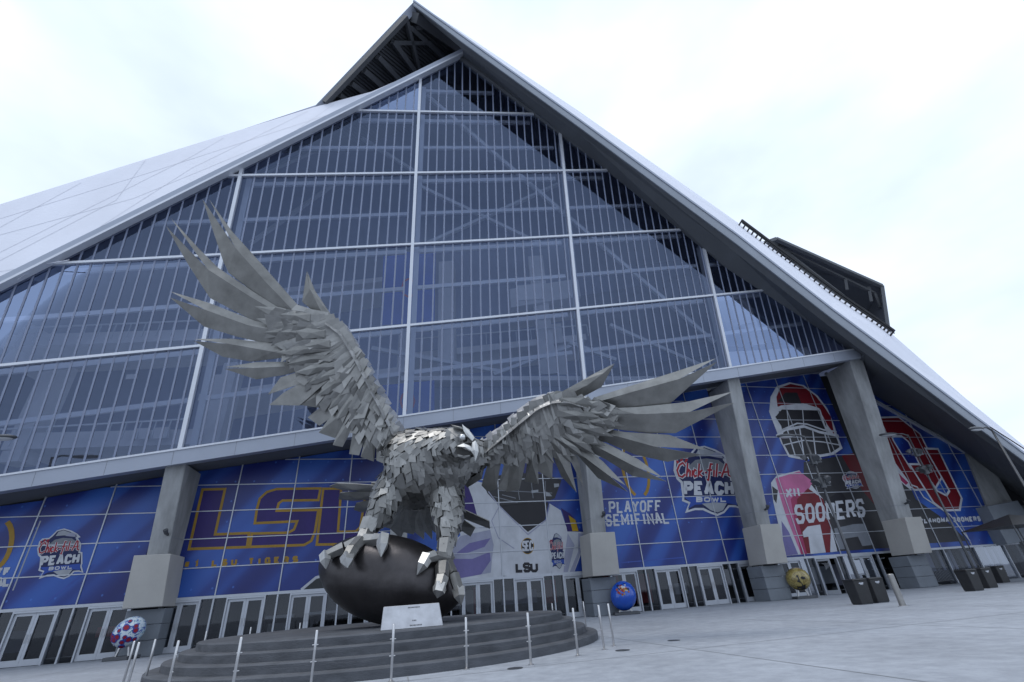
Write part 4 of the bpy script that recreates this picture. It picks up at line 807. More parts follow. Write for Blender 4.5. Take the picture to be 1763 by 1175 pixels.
# ---- wings: core plates
LA = (270, 320, 2.351); RA = (660, 600, 2.8435)
LL = [(690, 748), (668, 705), (645, 660), (626, 622), (610, 594), (592, 566), (568, 548), (548, 542)]
LT = [(664, 806), (632, 782), (596, 758), (560, 726), (524, 690), (490, 648), (462, 600), (446, 545)]
RL = [(828, 770), (858, 745), (890, 718), (920, 694), (948, 682), (978, 680), (1012, 690), (1038, 700)]
RT = [(838, 806), (872, 812), (906, 812), (942, 808), (978, 798), (1014, 780), (1046, 750), (1066, 716)]
def lerp(pl, s):
    s = max(0, min(1, s))*(len(pl)-1); i = min(int(s), len(pl)-2); f = s-i; return (pl[i][0]*(1-f)+pl[i+1][0]*f, pl[i][1]*(1-f)+pl[i+1][1]*f)
def wing(P, lead, trail, sgn):
    m_ = MB(); n_ = len(lead); top = []; bot = []
    for i in range(n_):
        a, b_ = lead[i], trail[i]; mid = ((a[0]*.7+b_[0]*.3), (a[1]*.7+b_[1]*.3)); b2 = (a[0]*.25+b_[0]*.75, a[1]*.25+b_[1]*.75)
        th = 0.34-0.035*i
        top.append([P.at(*a, -0.1), P.at(*mid, th*0.55), P.at(*b2, -0.04)]); bot.append([P.at(*a, -0.5*th-0.2), P.at(*mid, -th-0.2), P.at(*b2, -0.16)])
    vs_ = [v for i in range(n_) for v in top[i]+bot[i][::-1]]; f = [(i*6+k, i*6+(k+1) % 6, (i+1)*6+(k+1) % 6, (i+1)*6+k) for i in range(n_-1) for k in range(6)]; f += [tuple(range(6)), tuple((n_-1)*6+k for k in range(6))[::-1]]
    m_.add(vs_, f); w_ = m_.build('wing', 'scale_steel', fal)
    def ridge(i_s, tt): return (0.34-0.035*7*i_s)*0.55*max(0, 1-abs(tt-0.3)/0.45)
    # covert plates in overlapping rows, largest towards the wing tip
    NS, NT = 19, 7
    for j in range(NT-1, -1, -1):
        for i in range(NS):
            s = (i+(0.5 if j % 2 else 0))/NS+rf.uniform(-.008, .008)
            if s > 1: continue
            a, b_ = lerp(lead, s), lerp(trail, s); t0 = j/NT*0.62-0.04+rf.uniform(-.02, .02); ln = 0.26+0.13*s+rf.uniform(-.04, .05)+0.04*j/NT
            d = (b_[0]-a[0], b_[1]-a[1]); L_ = math.hypot(*d); d = (d[0]/L_, d[1]/L_)
            an = rf.uniform(-.14, .14)+sgn*0.35*(s-0.2); d = (d[0]*math.cos(an)-d[1]*math.sin(an), d[0]*math.sin(an)+d[1]*math.cos(an)); x = (-d[1], d[0])
            bx, by = a[0]+(b_[0]-a[0])*t0, a[1]+(b_[1]-a[1])*t0; lp = ln*L_*1.05+6; wp_ = (5.6+4.4*s)*rf.uniform(.85, 1.3)
            o0 = 0.05+ridge(s, t0)+0.03*(NT-j)*0.3; o1 = 0.16+ridge(s, t0+ln*.8)*0.7+rf.uniform(0, .08); rl_ = rf.uniform(-.075, .085)
            e1_, e2_ = (1, rf.uniform(.66, .86)) if rf.random() < .7 else (rf.uniform(.7, .9), 1)
            q = [(bx-x[0]*wp_*.8, by-x[1]*wp_*.8, o0-rl_*.5), (bx+x[0]*wp_*.8, by+x[1]*wp_*.8, o0+rl_*.5), (bx+d[0]*lp*e2_+x[0]*wp_, by+d[1]*lp*e2_+x[1]*wp_, o1+rl_), (bx+d[0]*lp*e1_-x[0]*wp_, by+d[1]*lp*e1_-x[1]*wp_, o1-rl_)]
            pts = [P.at(*c) for c in q]; mm = MB(); plate(mm, pts, P.n, 0.018); mm.build('covert_feather', 'scale_steel', w_)
    # leading-edge plates lie on top of the arm, facing the sky; lighter steel stands in for skylight
    for i in range(44):
        row = i % 2; s = (i//2)/22*0.86+rf.uniform(-.01, .01); a, a2, c_ = lerp(lead, s), lerp(lead, s+0.05), lerp(trail, s)
        t = np.array([a2[0]-a[0], a2[1]-a[1]], float); t /= np.linalg.norm(t)+1e-9; o = np.array([a[0]-c_[0], a[1]-c_[1]], float); o -= t*(o@t); o /= np.linalg.norm(o)+1e-9
        p0 = np.array(a)-o*(13 if row else 4); wd_ = 8*rf.uniform(.8, 1.2); up = (15 if row else 12)*rf.uniform(.75, 1.35)*(1-.3*s); bk = (0.75 if row else 0.9)*rf.uniform(.8, 1.3)
        z0 = 0.42 if row else 0.12
        c4 = [P.at(*(p0-t*wd_*.5), z0), P.at(*(p0+t*wd_*1.1), z0+.05), P.at(*(p0+t*wd_*1.5+o*up*rf.uniform(.8, 1.1)), z0-bk), P.at(*(p0-t*wd_*.2+o*up), z0-bk*rf.uniform(.8, 1.1))]
        nn_ = np.cross(c4[1]-c4[0], c4[3]-c4[0]); nn_ /= np.linalg.norm(nn_); mm = MB(); plate(mm, c4, nn_, 0.018); mm.build('covert_feather', 'skylit_steel', w_)
    return w_
lw = wing(LW, LL, LT, 1); rw = wing(RW, RL, RT, -1)
def LZf(*p): return Z(*LA, p)
def RZf(*p): return Z(*RA, p)
# ---- left wing flight feathers (spine, edge A, edge B)
F_ = [
 ((600, 545), [(585, 540), (450, 400), (318, 252)], [(560, 548), (430, 462), (290, 352), (268, 305), (185, 55)], [(625, 545), (440, 335), (300, 180), (212, 56)], -0.05),
 (None, [(560, 555), (380, 450), (205, 338)], [(530, 585), (400, 552), (215, 455), (130, 325), (38, 165)], [(575, 545), (395, 432), (245, 330), (165, 250), (58, 133)], -0.02),
 (None, [(580, 605), (370, 565), (195, 502)], [(560, 630), (440, 638), (320, 610), (190, 570), (52, 452)], [(590, 590), (400, 548), (210, 474), (54, 428)], 0.0),
 (None, [(600, 668), (470, 672), (290, 640)], [(590, 690), (520, 695), (380, 712), (265, 692), (150, 629)], [(610, 650), (470, 638), (300, 619), (150, 621)], 0.02),
 (None, [(640, 710), (520, 732), (390, 738)], [(630, 735), (520, 765), (400, 784), (272, 741)], [(640, 692), (550, 712), (400, 714), (276, 734)], 0.04)]
for _, sp, oa, ob, of in F_: feather(lw, LW, of, LZf(*sp), LZf(*oa), LZf(*ob))
feather(lw, LW, -0.12, LZf((740, 600), (660, 500), (620, 420)), LZf((715, 590), (690, 555), (588, 470), (606, 348)), LZf((760, 600), (720, 545), (640, 425), (608, 346)), fold=0.1)
blade(lw, LW, -0.2, LZf((735, 560), (790, 600), (815, 665), (780, 640), (740, 600)), 0.05)
for poly, of in [([(660, 740), (570, 755), (500, 776), (450, 845), (520, 822), (650, 780)], .05), ([(700, 760), (600, 788), (510, 840), (454, 888), (576, 890), (650, 830), (720, 780)], .06), ([(740, 780), (650, 815), (580, 888), (655, 899), (720, 840), (760, 790)], .07), ([(775, 800), (700, 865), (610, 938), (658, 972), (730, 920), (790, 830)], .08), ([(800, 830), (720, 910), (655, 1000), (720, 1022), (770, 950), (820, 850)], .09), ([(820, 860), (760, 930), (712, 1050), (752, 1058), (800, 960), (840, 880)], .09), ([(850, 880), (800, 960), (778, 1086), (818, 1092), (850, 1000), (870, 900)], .10), ([(880, 920), (850, 990), (825, 1098), (878, 1117), (892, 1010), (900, 940)], .11), ([(905, 950), (890, 1010), (888, 1112), (918, 1125), (925, 1030), (925, 960)], .10), ([(925, 980), (915, 1050), (920, 1125), (940, 1130), (942, 1060), (940, 990)], .08)]:
    blade(lw, LW, of, LZf(*poly), rf.uniform(-.10, .16), dn=rf.uniform(-.02, .02))
# ---- right wing flight feathers
G_ = [
 ([(1050, 262), (1250, 205), (1450, 150)], [(1080, 300), (1240, 290), (1400, 275), (1632, 68)], [(1030, 242), (1230, 178), (1420, 118), (1627, 50)], -0.08),
 ([(1060, 320), (1280, 322), (1500, 312)], [(1060, 385), (1180, 402), (1300, 416), (1430, 416), (1718, 267)], [(1060, 296), (1240, 288), (1480, 264), (1710, 213)], -0.04),
 ([(1000, 400), (1150, 432), (1330, 482)], [(980, 440), (1090, 460), (1230, 520), (1390, 556), (1560, 522)], [(1010, 380), (1180, 410), (1400, 424), (1580, 495)], 0.0),
 ([(950, 430), (1080, 500), (1230, 578)], [(920, 470), (1000, 500), (1090, 545), (1220, 626), (1385, 652)], [(960, 410), (1100, 470), (1250, 545), (1365, 632)], 0.03),
 ([(900, 450), (1000, 545), (1100, 620)], [(870, 470), (930, 500), (970, 545), (1050, 636), (1195, 702)], [(910, 430), (1010, 505), (1075, 555), (1186, 672)], 0.05)]
for sp, oa, ob, of in G_: feather(rw, RW, of, RZf(*sp), RZf(*oa), RZf(*ob))
feather(rw, RW, -0.16, RZf((900, 230), (1000, 180), (1080, 120)), RZf((880, 260), (970, 242), (1068, 190), (1131, 77)), RZf((870, 215), (960, 165), (1040, 120), (1132, 74)), fold=0.08)
blade(rw, RW, -0.2, RZf((760, 255), (800, 225), (850, 208), (900, 215), (860, 235), (800, 260)), 0.05)
for poly, of in [([(860, 440), (900, 520), (960, 640), (980, 682), (962, 570), (920, 470)], .06), ([(810, 440), (830, 530), (870, 626), (946, 706), (915, 560), (870, 450)], .08), ([(770, 430), (755, 520), (752, 600), (826, 642), (830, 540), (820, 440)], .10), ([(720, 440), (708, 540), (690, 650), (760, 666), (755, 560), (760, 450)], .09), ([(670, 450), (640, 560), (600, 704), (666, 692), (695, 560), (710, 460)], .10), ([(630, 460), (590, 570), (560, 690), (604, 700), (640, 580), (665, 470)], .07), ([(580, 460), (515, 550), (480, 672), (510, 702), (552, 690), (575, 560), (610, 470)], .10), ([(530, 460), (440, 570), (390, 660), (412, 682), (480, 640), (500, 560), (560, 465)], .09), ([(480, 470), (420, 540), (370, 640), (400, 630), (460, 560)], .05)]:
    blade(rw, RW, of, RZf(*poly), rf.uniform(-.12, .18), dn=rf.uniform(-.02, .02))
def spear(P, par, Zf, base, tip, wd_, off):
    (bx, by), (tx, ty) = Zf(base)[0], Zf(tip)[0]; d = np.array([tx-bx, ty-by]); L_ = np.linalg.norm(d); d /= L_; x = np.array([-d[1], d[0]]); b0 = np.array([bx, by])
    poly = [b0-x*wd_*.7, b0+x*wd_*.7, b0+d*L_*.6+x*wd_*rf.uniform(.9, 1.1), b0+d*L_+x*wd_*rf.uniform(-.5, .5), b0+d*L_*.72-x*wd_]
    blade(par, P, off, [tuple(p) for p in poly], rf.uniform(.03, .12), dn=rf.uniform(-.015, .02), name='greater_covert')
for base, tip, wd_, of in [((640, 545), (395, 490), 9, .16), ((650, 575), (400, 548), 9, .18), ((655, 600), (430, 588), 8, .2), ((690, 625), (470, 640), 8, .22), ((700, 655), (480, 672), 8, .24), ((720, 690), (520, 716), 8, .24), ((730, 720), (560, 760), 8, .24), ((750, 745), (600, 800), 8, .24), ((620, 535), (500, 520), 9, .3), ((680, 600), (560, 598), 9, .32), ((700, 640), (600, 642), 9, .33), ((770, 770), (650, 850), 8, .22), ((790, 800), (690, 900), 8, .2), ((810, 830), (730, 950), 8, .2), ((840, 860), (780, 985), 7, .2), ((870, 900), (835, 1010), 7, .2)]:
    spear(LW, lw, lambda p: LZf(p), base, tip, wd_, of)
for base, tip, wd_, of in [((880, 270), (1115, 292), 9, .16), ((900, 310), (1230, 330), 9, .18), ((890, 340), (1190, 385), 9, .2), ((880, 365), (1130, 425), 8, .22), ((870, 390), (1090, 480), 8, .22), ((840, 400), (1040, 520), 8, .22), ((810, 400), (985, 545), 8, .22), ((780, 400), (930, 560), 8, .22), ((860, 260), (1030, 270), 9, .3), ((850, 320), (1060, 340), 9, .3), ((740, 420), (830, 570), 7, .2), ((700, 430), (740, 575), 7, .2), ((650, 440), (655, 580), 7, .2), ((600, 450), (570, 580), 7, .2), ((550, 450), (490, 570), 7, .2)]:
    spear(RW, rw, lambda p: RZf(p), base, tip, wd_, of)
# ---- tail
BZ5 = (560, 680, 4.197)
def T5(*p): return Z(*BZ5, p)
tl = MB(); tl.slab([TL.at(*p, -0.1) for p in T5((330, 640), (700, 640), (1000, 800), (900, 900), (600, 900), (330, 780))], -TL.n*0.06); tl = tl.build('tail', 'scale_steel', fal)
for poly, of in [([(30, 662), (85, 640), (230, 646), (420, 660), (420, 700), (130, 692)], .02), ([(92, 756), (108, 708), (250, 700), (420, 700), (420, 750), (200, 768)], .06), ([(205, 832), (222, 785), (330, 760), (430, 750), (400, 800), (270, 852)], .1),
                 ([(900, 790), (1000, 830), (1185, 915), (1190, 970), (1060, 920), (880, 850)], .02), ([(890, 840), (1000, 905), (1085, 962), (1050, 1026), (930, 950), (860, 880)], .06), ([(870, 880), (930, 950), (985, 988), (918, 1035), (870, 960)], .1)]:
    blade(tl, TL, of, T5(*poly), 0.12)
for k, (x0, x1, xe, ye, xf, yf) in enumerate([(520, 590, 330, 930, 400, 975), (535, 610, 400, 950, 470, 968), (560, 640, 470, 970, 545, 1038), (590, 670, 548, 990, 640, 1010), (630, 700, 635, 985, 712, 1046), (670, 740, 715, 985, 772, 1045), (700, 770, 780, 990, 850, 1020)]):
    blade(tl, TL, .12+.05*(k % 2), T5((x0, 780), (x1, 780), ((x1+xf)/2+14, (780+yf)/2), (xf, yf), (xe, ye), ((x0+xe)/2-10, (780+ye)/2)), 0.12)
# ---- body core: ellipsoids fused into one surface
def remesh(mb, vox, name, m, par):
    off = wloc(par)
    me = bpy.data.meshes.new('tmp'); me.from_pydata([Vector(v)-off for v in mb.v], [], mb.f); o = bpy.data.objects.new('tmp', me); COL.objects.link(o)
    md = o.modifiers.new('r', 'REMESH'); md.mode = 'VOXEL'; md.voxel_size = vox; sm_ = o.modifiers.new('s', 'SMOOTH'); sm_.iterations = 4; sm_.factor = 0.6
    dg_ = bpy.context.evaluated_depsgraph_get(); me2 = bpy.data.meshes.new_from_object(o.evaluated_get(dg_)); me2.name = name
    bpy.data.objects.remove(o); me2.materials.clear(); me2.materials.append(MATS[m]); r_ = bpy.data.objects.new(name, me2); COL.objects.link(r_); r_.parent = par; return r_
core = MB()
def blob(px, py, Y, rx, ry, rz, M=None):
    c = atY(px, py, Y); k_ = mpp(c); core.sphere(c, (rx*k_, ry*k_, rz*k_), 16, 10, M=M)
def limb(pts):                # (px, py, Y, r px)
    P_ = [atY(*p[:3]) for p in pts]
    for (a, ra), (b_, rb_) in zip([(P_[i], pts[i][3]*mpp(P_[i])) for i in range(len(P_))], [(P_[i], pts[i][3]*mpp(P_[i])) for i in range(1, len(P_))]):
        for t in range(5): t = t/4; core.sphere(a+(b_-a)*t, ra+(rb_-ra)*t, 12, 8)
blob(724, 812, 16.3, 56, 50, 47); blob(718, 838, 16.8, 53, 48, 34); limb([(715, 795, 16.3, 50), (748, 778, 15.8, 38), (780, 767, 15.2, 28), (792, 763, 14.9, 24)]); limb([(690, 772, 16.3, 26), (722, 780, 16.3, 40)]); limb([(770, 800, 16.0, 40), (822, 782, 15.9, 22)])
limb([(682, 838, 16.5, 33), (660, 874, 16.1, 25), (641, 905, 15.9, 12)]); limb([(766, 832, 16.4, 33), (772, 886, 16.0, 25), (768, 938, 15.6, 12)])
body = remesh(core, 0.13, 'body', 'scale_steel', fal)
# ---- body plates: scattered over the core, flowing from the head down
pol = body.data.polygons; bo = wloc(fal); fc = [(np.array(p.center)+np.array(bo), np.array(p.normal), p.area) for p in pol]
rf.shuffle(fc); chosen = []; head = atY(800, 762, 14.8)
for c, nn, ar in fc:
    rad = 0.175 if np.linalg.norm(c-head) > 1.1 else 0.14
    if all((c-d[0])@(c-d[0]) > rad*rad for d in chosen): chosen.append((c, nn, rad))
hv = atY(700, 850, 16.6)
def bplate(m_, c, nn, rad):
    fl = np.array([-0.55, 0.5, -0.45]) if np.linalg.norm(c-head) < 2.6 and c[2] > hv[2]+1.0 else np.array([(c[0]-hv[0])*0.12, 0.05, -1.0])
    d = fl-nn*(fl@nn); d /= max(1e-6, np.linalg.norm(d)); an = rf.uniform(-.2, .2); x = np.cross(nn, d); d, x = d*math.cos(an)+x*math.sin(an), x*math.cos(an)-d*math.sin(an)
    ln = rad*rf.uniform(2.0, 3.0); wd_ = rad*rf.uniform(.55, .85); lift = rf.uniform(.02, .06); tw = rf.uniform(-.025, .025); b0 = c-d*ln*.4+nn*0.03
    k1, k2 = (1, rf.uniform(.68, .9)) if rf.random() < .6 else (rf.uniform(.7, .92), 1)
    pts = [b0-x*wd_*.85, b0+x*wd_*.85, b0+d*ln*k1+x*wd_+nn*(lift+tw), b0+d*ln*k2-x*wd_+nn*(lift-tw)]
    plate(m_, pts, nn, 0.016)
chosen.sort(key=lambda t: -(t[1]@((CAM-t[0])/np.linalg.norm(CAM-t[0]))) * 1.0)
rest = MB()
for k, t in enumerate(chosen):
    if k < 285: mm = MB(); bplate(mm, *t); mm.build('body_feather', 'scale_steel', fal)
    else: bplate(rest, *t)
ro = rest.build('back_feathers', 'scale_steel', fal); ro['kind'] = 'stuff'
# ---- head: eye, brow, beak
HP = plane3((780, 740, 14.45), (820, 745, 14.3), (800, 800, 14.35))
def hb(pts, off): return [HP.at(*p, off) for p in T5(*pts)]
hd_ = MB()
def hpl(pts, off, th, m, name, par, fold=0):
    P_ = hb(pts, off); c = sum(P_)/len(P_)+HP.n*fold; k = len(P_); t = HP.n*th
    MB().add(P_+[c]+[p-t for p in P_], [(i, (i+1) % k, k) for i in range(k)]+[tuple(k+1+i for i in range(k))[::-1]]+[(i, k+1+i, k+1+(i+1) % k, (i+1) % k) for i in range(k)]).build(name, m, par)
hpl([(880, 245), (985, 235), (1050, 300), (1065, 345), (1000, 350), (960, 372), (900, 345), (860, 300)], -0.1, 0.3, 'scale_steel', 'cheek', fal, 0.12)
hpl([(988, 212), (1040, 258), (1078, 312), (1062, 334), (1022, 296), (1000, 262)], 0.12, 0.25, 'talon_steel', 'brow', fal, 0.03)
hpl([(905, 215), (985, 232), (1000, 252), (940, 240)], 0.05, 0.3, 'scale_steel', 'crown_plate', fal, 0.03)
hpl([(966, 300), (982, 288), (1006, 290), (1020, 308), (1014, 328), (992, 334), (972, 322)], 0.06, 0.2, 'mouth_dark', 'eye_socket', fal)
ec = HP.at(*T5((992, 308))[0], 0.10); MB().sphere(ec, 6.2*mpp(ec), 16, 10).build('eye', 'eye_steel', fal, smooth=True)
hpl([(950, 372), (1000, 350), (1050, 372), (1062, 408), (1040, 405), (990, 382)], 0.16, 0.3, 'talon_steel', 'beak', fal, 0.06)
hpl([(1062, 345), (1085, 330), (1104, 372), (1108, 412), (1092, 462), (1082, 482), (1076, 440), (1052, 408)], 0.2, 0.22, 'talon_steel', 'beak_hook', fal, 0.08)
hpl([(940, 380), (1000, 380), (1055, 405), (1060, 436), (1000, 448), (950, 428)], 0.06, 0.2, 'mouth_dark', 'mouth', fal)
hpl([(955, 428), (1000, 444), (1042, 436), (1046, 443), (1004, 460), (960, 446)], 0.1, 0.2, 'scale_steel', 'lower_beak', fal, 0.03)
# ---- legs and feet
def prism(m_, a, b_, ra, rb_, n_=6, ph=0.3): m_.tube([a, b_], [ra, rb_], n_)
def leg(pts, name):
    m_ = MB()
    for p, q in zip(pts, pts[1:]): a, b_ = atY(*p[:3]), atY(*q[:3]); prism(m_, a, b_, p[3]*mpp(a), q[3]*mpp(b_))
    return m_.build(name, 'scale_steel', fal)
def surf(px, py):               # front surface of the football seen at this pixel
    d = ray(px, py); Mi = np.linalg.inv(MX); o = Mi@(CAM-FC); dd_ = Mi@d; s_ = np.array([1/fa_, 1/fb_, 1/fb_]); o, dd_ = o*s_, dd_*s_
    A, B, C_ = dd_@dd_, 2*o@dd_, o@o-1; D_ = B*B-4*A*C_
    return (CAM+d*((-B-math.sqrt(D_))/(2*A))) if D_ > 0 else None
def ypx(px, py, dflt):
    p = surf(px, py); return p[1] if p is not None else dflt
def toe(segs, tal, par, dy):
    """segs: (px, py, Y, r) chain; tal: (px, py, Y) tip"""
    m_ = MB()
    for p, q in zip(segs, segs[1:]):
        a, b_ = atY(*p[:3]), atY(*q[:3]); d = (b_-a); k_ = mpp(a); prism(m_, a, b_-d*0.04, p[3]*k_*1.12, q[3]*k_*0.95)
    t_ = m_.build('toe', 'scale_steel', par)
    a = atY(*segs[-1][:3]); k_ = mpp(a); b_ = atY(*tal); r0 = segs[-1][3]*k_*1.15; mid = a+(b_-a)*0.42+(CAM-a)/np.linalg.norm(CAM-a)*0.12
    MB().tube([a-(mid-a)*0.25, mid, b_], [r0, r0*0.85, 0.012], 5).build('talon', 'talon_steel', t_)
l1 = leg([(640, 898, 15.9, 17), (630, 918, 15.7, 14), (624, 936, 15.5, 15)], 'tarsus')
toe([(622, 932, 15.4, 11), (592, 944, 15.2, 10), (560, 958, 15.1, 9)], (561, 980, 14.9), l1, 0)
toe([(620, 934, 15.2, 11), (606, 948, 14.75, 11), (598, 962, 14.5, 11)], (598, 978, 14.25), l1, 0)
toe([(630, 932, 15.3, 12), (648, 930, 15.1, 11), (660, 928, 14.9, 10)], (656, 959, 14.6), l1, 0)
toe([(626, 930, 15.6, 10), (640, 928, 16.2, 9)], (650, 935, 16.8), l1, 0)
l2 = leg([(768, 934, 15.6, 16), (764, 960, 15.35, 13), (761, 984, 15.1, 13)], 'tarsus')
toe([(762, 975, 15.0, 12), (761, 996, 14.6, 11), (757, 1012, 14.4, 11)], (753, 1030, 14.35), l2, 0)
toe([(764, 962, 15.15, 10), (748, 957, 14.9, 9), (733, 962, 14.7, 10)], (718, 990, 14.55), l2, 0)
toe([(770, 968, 15.2, 9), (781, 990, 14.95, 9), (790, 1018, 14.8, 10)], (794, 1042, 14.7), l2, 0)
toe([(766, 962, 15.4, 9), (772, 955, 16.0, 9)], (780, 965, 16.5), l2, 0)

# ================================================================ BARRIER POSTS AND CABLES
posts = [(232, 1104), (240, 1106), (268, 1101), (308, 1103), (416, 1097), (546, 1085), (678, 1075), (802, 1063), (908, 1055), (986, 1047), (1030, 1042)]
names = ['leftmost of the slim steel barrier posts beside the statue steps', 'second slim steel barrier post from the left', 'third slim steel barrier post from the left, left of the steps', 'slim steel barrier post at the left end of the steps', 'slim steel barrier post before the left part of the steps', 'slim steel barrier post below the left end of the bronze football', 'slim steel barrier post in front of the plaque', 'slim steel barrier post just right of the plaque', 'slim steel barrier post before the right part of the steps', 'slim steel barrier post near the right end of the steps', 'slim steel barrier post standing clear of the steps on the right']
PP = []
def barrier_post(x, y, lab, h=0.95, nb=None):
    e_ = empty('barrier_post', (x, y, 0), lab, 'post', 'steel posts round the statue')
    MB().tube([(x, y, 0.01), (x, y, h-0.01), (x, y, h)], [0.026, 0.026, 0.02], 12).build('shaft', 'steel_post', e_, smooth=True)
    MB().lathe((x, y, 0), [(0.07, 0), (0.07, 0.012), (0.03, 0.025)], 16).build('base_plate', 'steel_post', e_)
    for dx in nb or ():
        for zz in (0.42, 0.70):
            d = np.array([dx[0]-x, dx[1]-y, 0]); d /= np.linalg.norm(d); p = np.array([x, y, zz])
            MB().tube([p+d*0.02, p+d*0.045, p+d*0.062], [0.011, 0.011, 0.006], 8).build('cable_fitting', 'steel_post', e_)
    return e_
for p in posts: q = atZ(*p, 0.95); PP.append((q[0], q[1]))
order = [0, 2, 1, 3, 4, 5, 6, 7, 8, 9, 10]
ring = [(-10.0, 14.6)]+[PP[i] for i in (1, 3, 4, 5, 6, 7, 8, 9, 10)]
for i, (x, y) in enumerate(PP):
    nb = []
    if i >= 3: nb = [PP[i-1 if i > 3 else 1]]+([PP[i+1]] if i+1 < len(PP) else [])
    barrier_post(x, y, names[i], nb=nb)
back = [((2.0, 21.0), 'short-looking steel barrier post behind the right end of the steps'), ((2.0, 14.2), 'steel barrier post close behind the rightmost pair'), ((0.83, 22.6), 'steel barrier post showing above the top step right of the football'), ((-9.9, 22.7), 'steel barrier post showing above the top step left of the football'), ((-11.1, 21.0), 'steel barrier post showing above the left end of the top step'), ((-11.8, 19.3), 'small steel barrier post at the far left behind the steps')]
for (x, y), lab in back: barrier_post(x, y, lab)
for i, (i0, i1) in enumerate(zip([1, 3, 4, 5, 6, 7, 8, 9], [3, 4, 5, 6, 7, 8, 9, 10])):
    m_ = MB(); a, b_ = PP[i0], PP[i1]
    for zz in (0.42, 0.70):
        m_.tube([(a[0]+(b_[0]-a[0])*t, a[1]+(b_[1]-a[1])*t, zz-0.05*4*t*(1-t)) for t in [k/8 for k in range(9)]], 0.0014, 5)
    o = rebase(m_.build('barrier_cable', 'lamp_grey')); tag(o, 'pair of thin steel cables '+['left of the steps', 'at the left end of the steps', 'before the left steps', 'below the left of the football', 'below the plaque', 'right of the plaque', 'before the right steps', 'at the right end of the steps'][i], 'cable', 'cables between the barrier posts')

# ================================================================ PAINTED FOOTBALLS ON STANDS
def splat(name, cols, scale, bias):
    m = bpy.data.materials.new(name); m.use_nodes = True; MATS[name] = m; n = m.node_tree.nodes; l = m.node_tree.links; bs = n['Principled BSDF']; bs.inputs['Roughness'].default_value = 0.25; bs.inputs['Coat Weight'].default_value = 0.5
    t = n.new('ShaderNodeTexCoord'); v = n.new('ShaderNodeTexVoronoi'); v.inputs['Scale'].default_value = scale; l.new(t.outputs['Object'], v.inputs[0]); ns = n.new('ShaderNodeTexNoise'); ns.inputs['Scale'].default_value = scale*1.3; l.new(t.outputs['Object'], ns.inputs[0])
    r = n.new('ShaderNodeValToRGB'); r.color_ramp.interpolation = 'CONSTANT'; e = r.color_ramp.elements
    sp = n.new('ShaderNodeSeparateColor'); l.new(v.outputs['Color'], sp.inputs[0]); ma = n.new('ShaderNodeMath'); ma.operation = 'MULTIPLY_ADD'; ma.inputs[1].default_value = 0.6; l.new(sp.outputs[0], ma.inputs[0]); l.new(ns.outputs[0], ma.inputs[2])
    mb2 = n.new('ShaderNodeMath'); mb2.operation = 'SUBTRACT'; mb2.inputs[1].default_value = bias; l.new(ma.outputs[0], mb2.inputs[0]); l.new(mb2.outputs[0], r.inputs[0])
    for i, (p, c) in enumerate(cols):
        el = e[i] if i < 2 else e.new(p); el.position = p; el.color = (*c, 1)
    l.new(r.outputs[0], bs.inputs['Base Color']); return m
splat('paint_confetti', [(0, (0.10, 0.25, 0.35)), (.2, (.55, .62, .68)), (.6, (.35, .5, .62)), (.75, (.05, .09, .35)), (.88, (.6, .62, .66))], 7, 0.25)
splat('paint_globe', [(0, (0.01, 0.07, 0.42)), (.55, (.01, .08, .45))], 3, 0.2)
splat('paint_patch', [(0, (0.5, 0.02, 0.03)), (.3, (.55, .4, .05)), (.5, (.65, .65, .65)), (.7, (.03, .3, .1)), (.85, (.02, .04, .3))], 14, 0.25)
splat('paint_gold', [(0, (0.22, 0.17, 0.05)), (.4, (.30, .24, .08)), (.7, (.20, .15, .045))], 4, 0.2)
def display_ball(px, py, rpx, ground, mats, label, tilt, patch=None, aspect=1.12):
    g_ = WALL.at(*ground, 2.0); k_ = 0
    c = atY(px, py, g_[1]); r = rpx*mpp(c); c[2] = max(c[2], r*0.75+0.12)
    e_ = empty('painted_football', (c[0], c[1], 0), label, 'sculpture', 'painted footballs on stands by the doors')
    a = np.array([math.cos(tilt), 0.3, math.sin(tilt)]); a /= np.linalg.norm(a); b_ = np.cross(UZ, a); b_ /= np.linalg.norm(b_); M = np.array([a, b_, np.cross(a, b_)]).T
    MB().sphere(c, (r*aspect, r*0.98, r*0.98), 32, 20, M=M).build('ball', mats, e_, smooth=True)
    if patch: patch(e_, c, r, M)
    MB().box(np.array([c[0]-r*0.95, c[1]-r*0.7, 0.004]), (r*1.9, 0, 0), (0, r*1.4, 0), UZ*0.14).build('stand_base', 'lamp_grey', e_, bevel=0.015)
    for sx in (-.5, .5): MB().bar((c[0]+sx*r, c[1], 0.14), (c[0]+sx*r*.6, c[1], c[2]-r*.8), 0.07, 0.07, (0, 1, 0)).build('stand_leg', 'steel_post', e_)
def globe_patch(e_, c, r, M):
    m_ = MB(); vd = (CAM-c)/np.linalg.norm(CAM-c); base = vd+UZ*0.55; base /= np.linalg.norm(base); x = np.cross(UZ, base); x /= np.linalg.norm(x); y = np.cross(base, x); rg = random.Random(5)
    for k in range(46):
        u, v = rg.gauss(-.02, .26), rg.gauss(0, .22)
        if abs(u) > .6 or abs(v) > .5: continue
        d = base+x*u+y*v; d /= np.linalg.norm(d); p = c+d*r*1.14; t1 = np.cross(d, UZ); t1 /= np.linalg.norm(t1); t2 = np.cross(d, t1); a_ = rg.uniform(.04, .09)*r*1.6
        p = c+d*r*rg.uniform(1.0, 1.03); MB().slab([p+t1*a_, p+t2*a_*.8, p-t1*a_, p-t2*a_*.7], -d*r*.06).build('flag_patch', ['print_red', 'print_yellow', 'print_white', 'print_navy', 'print_orange'][k % 5], e_)
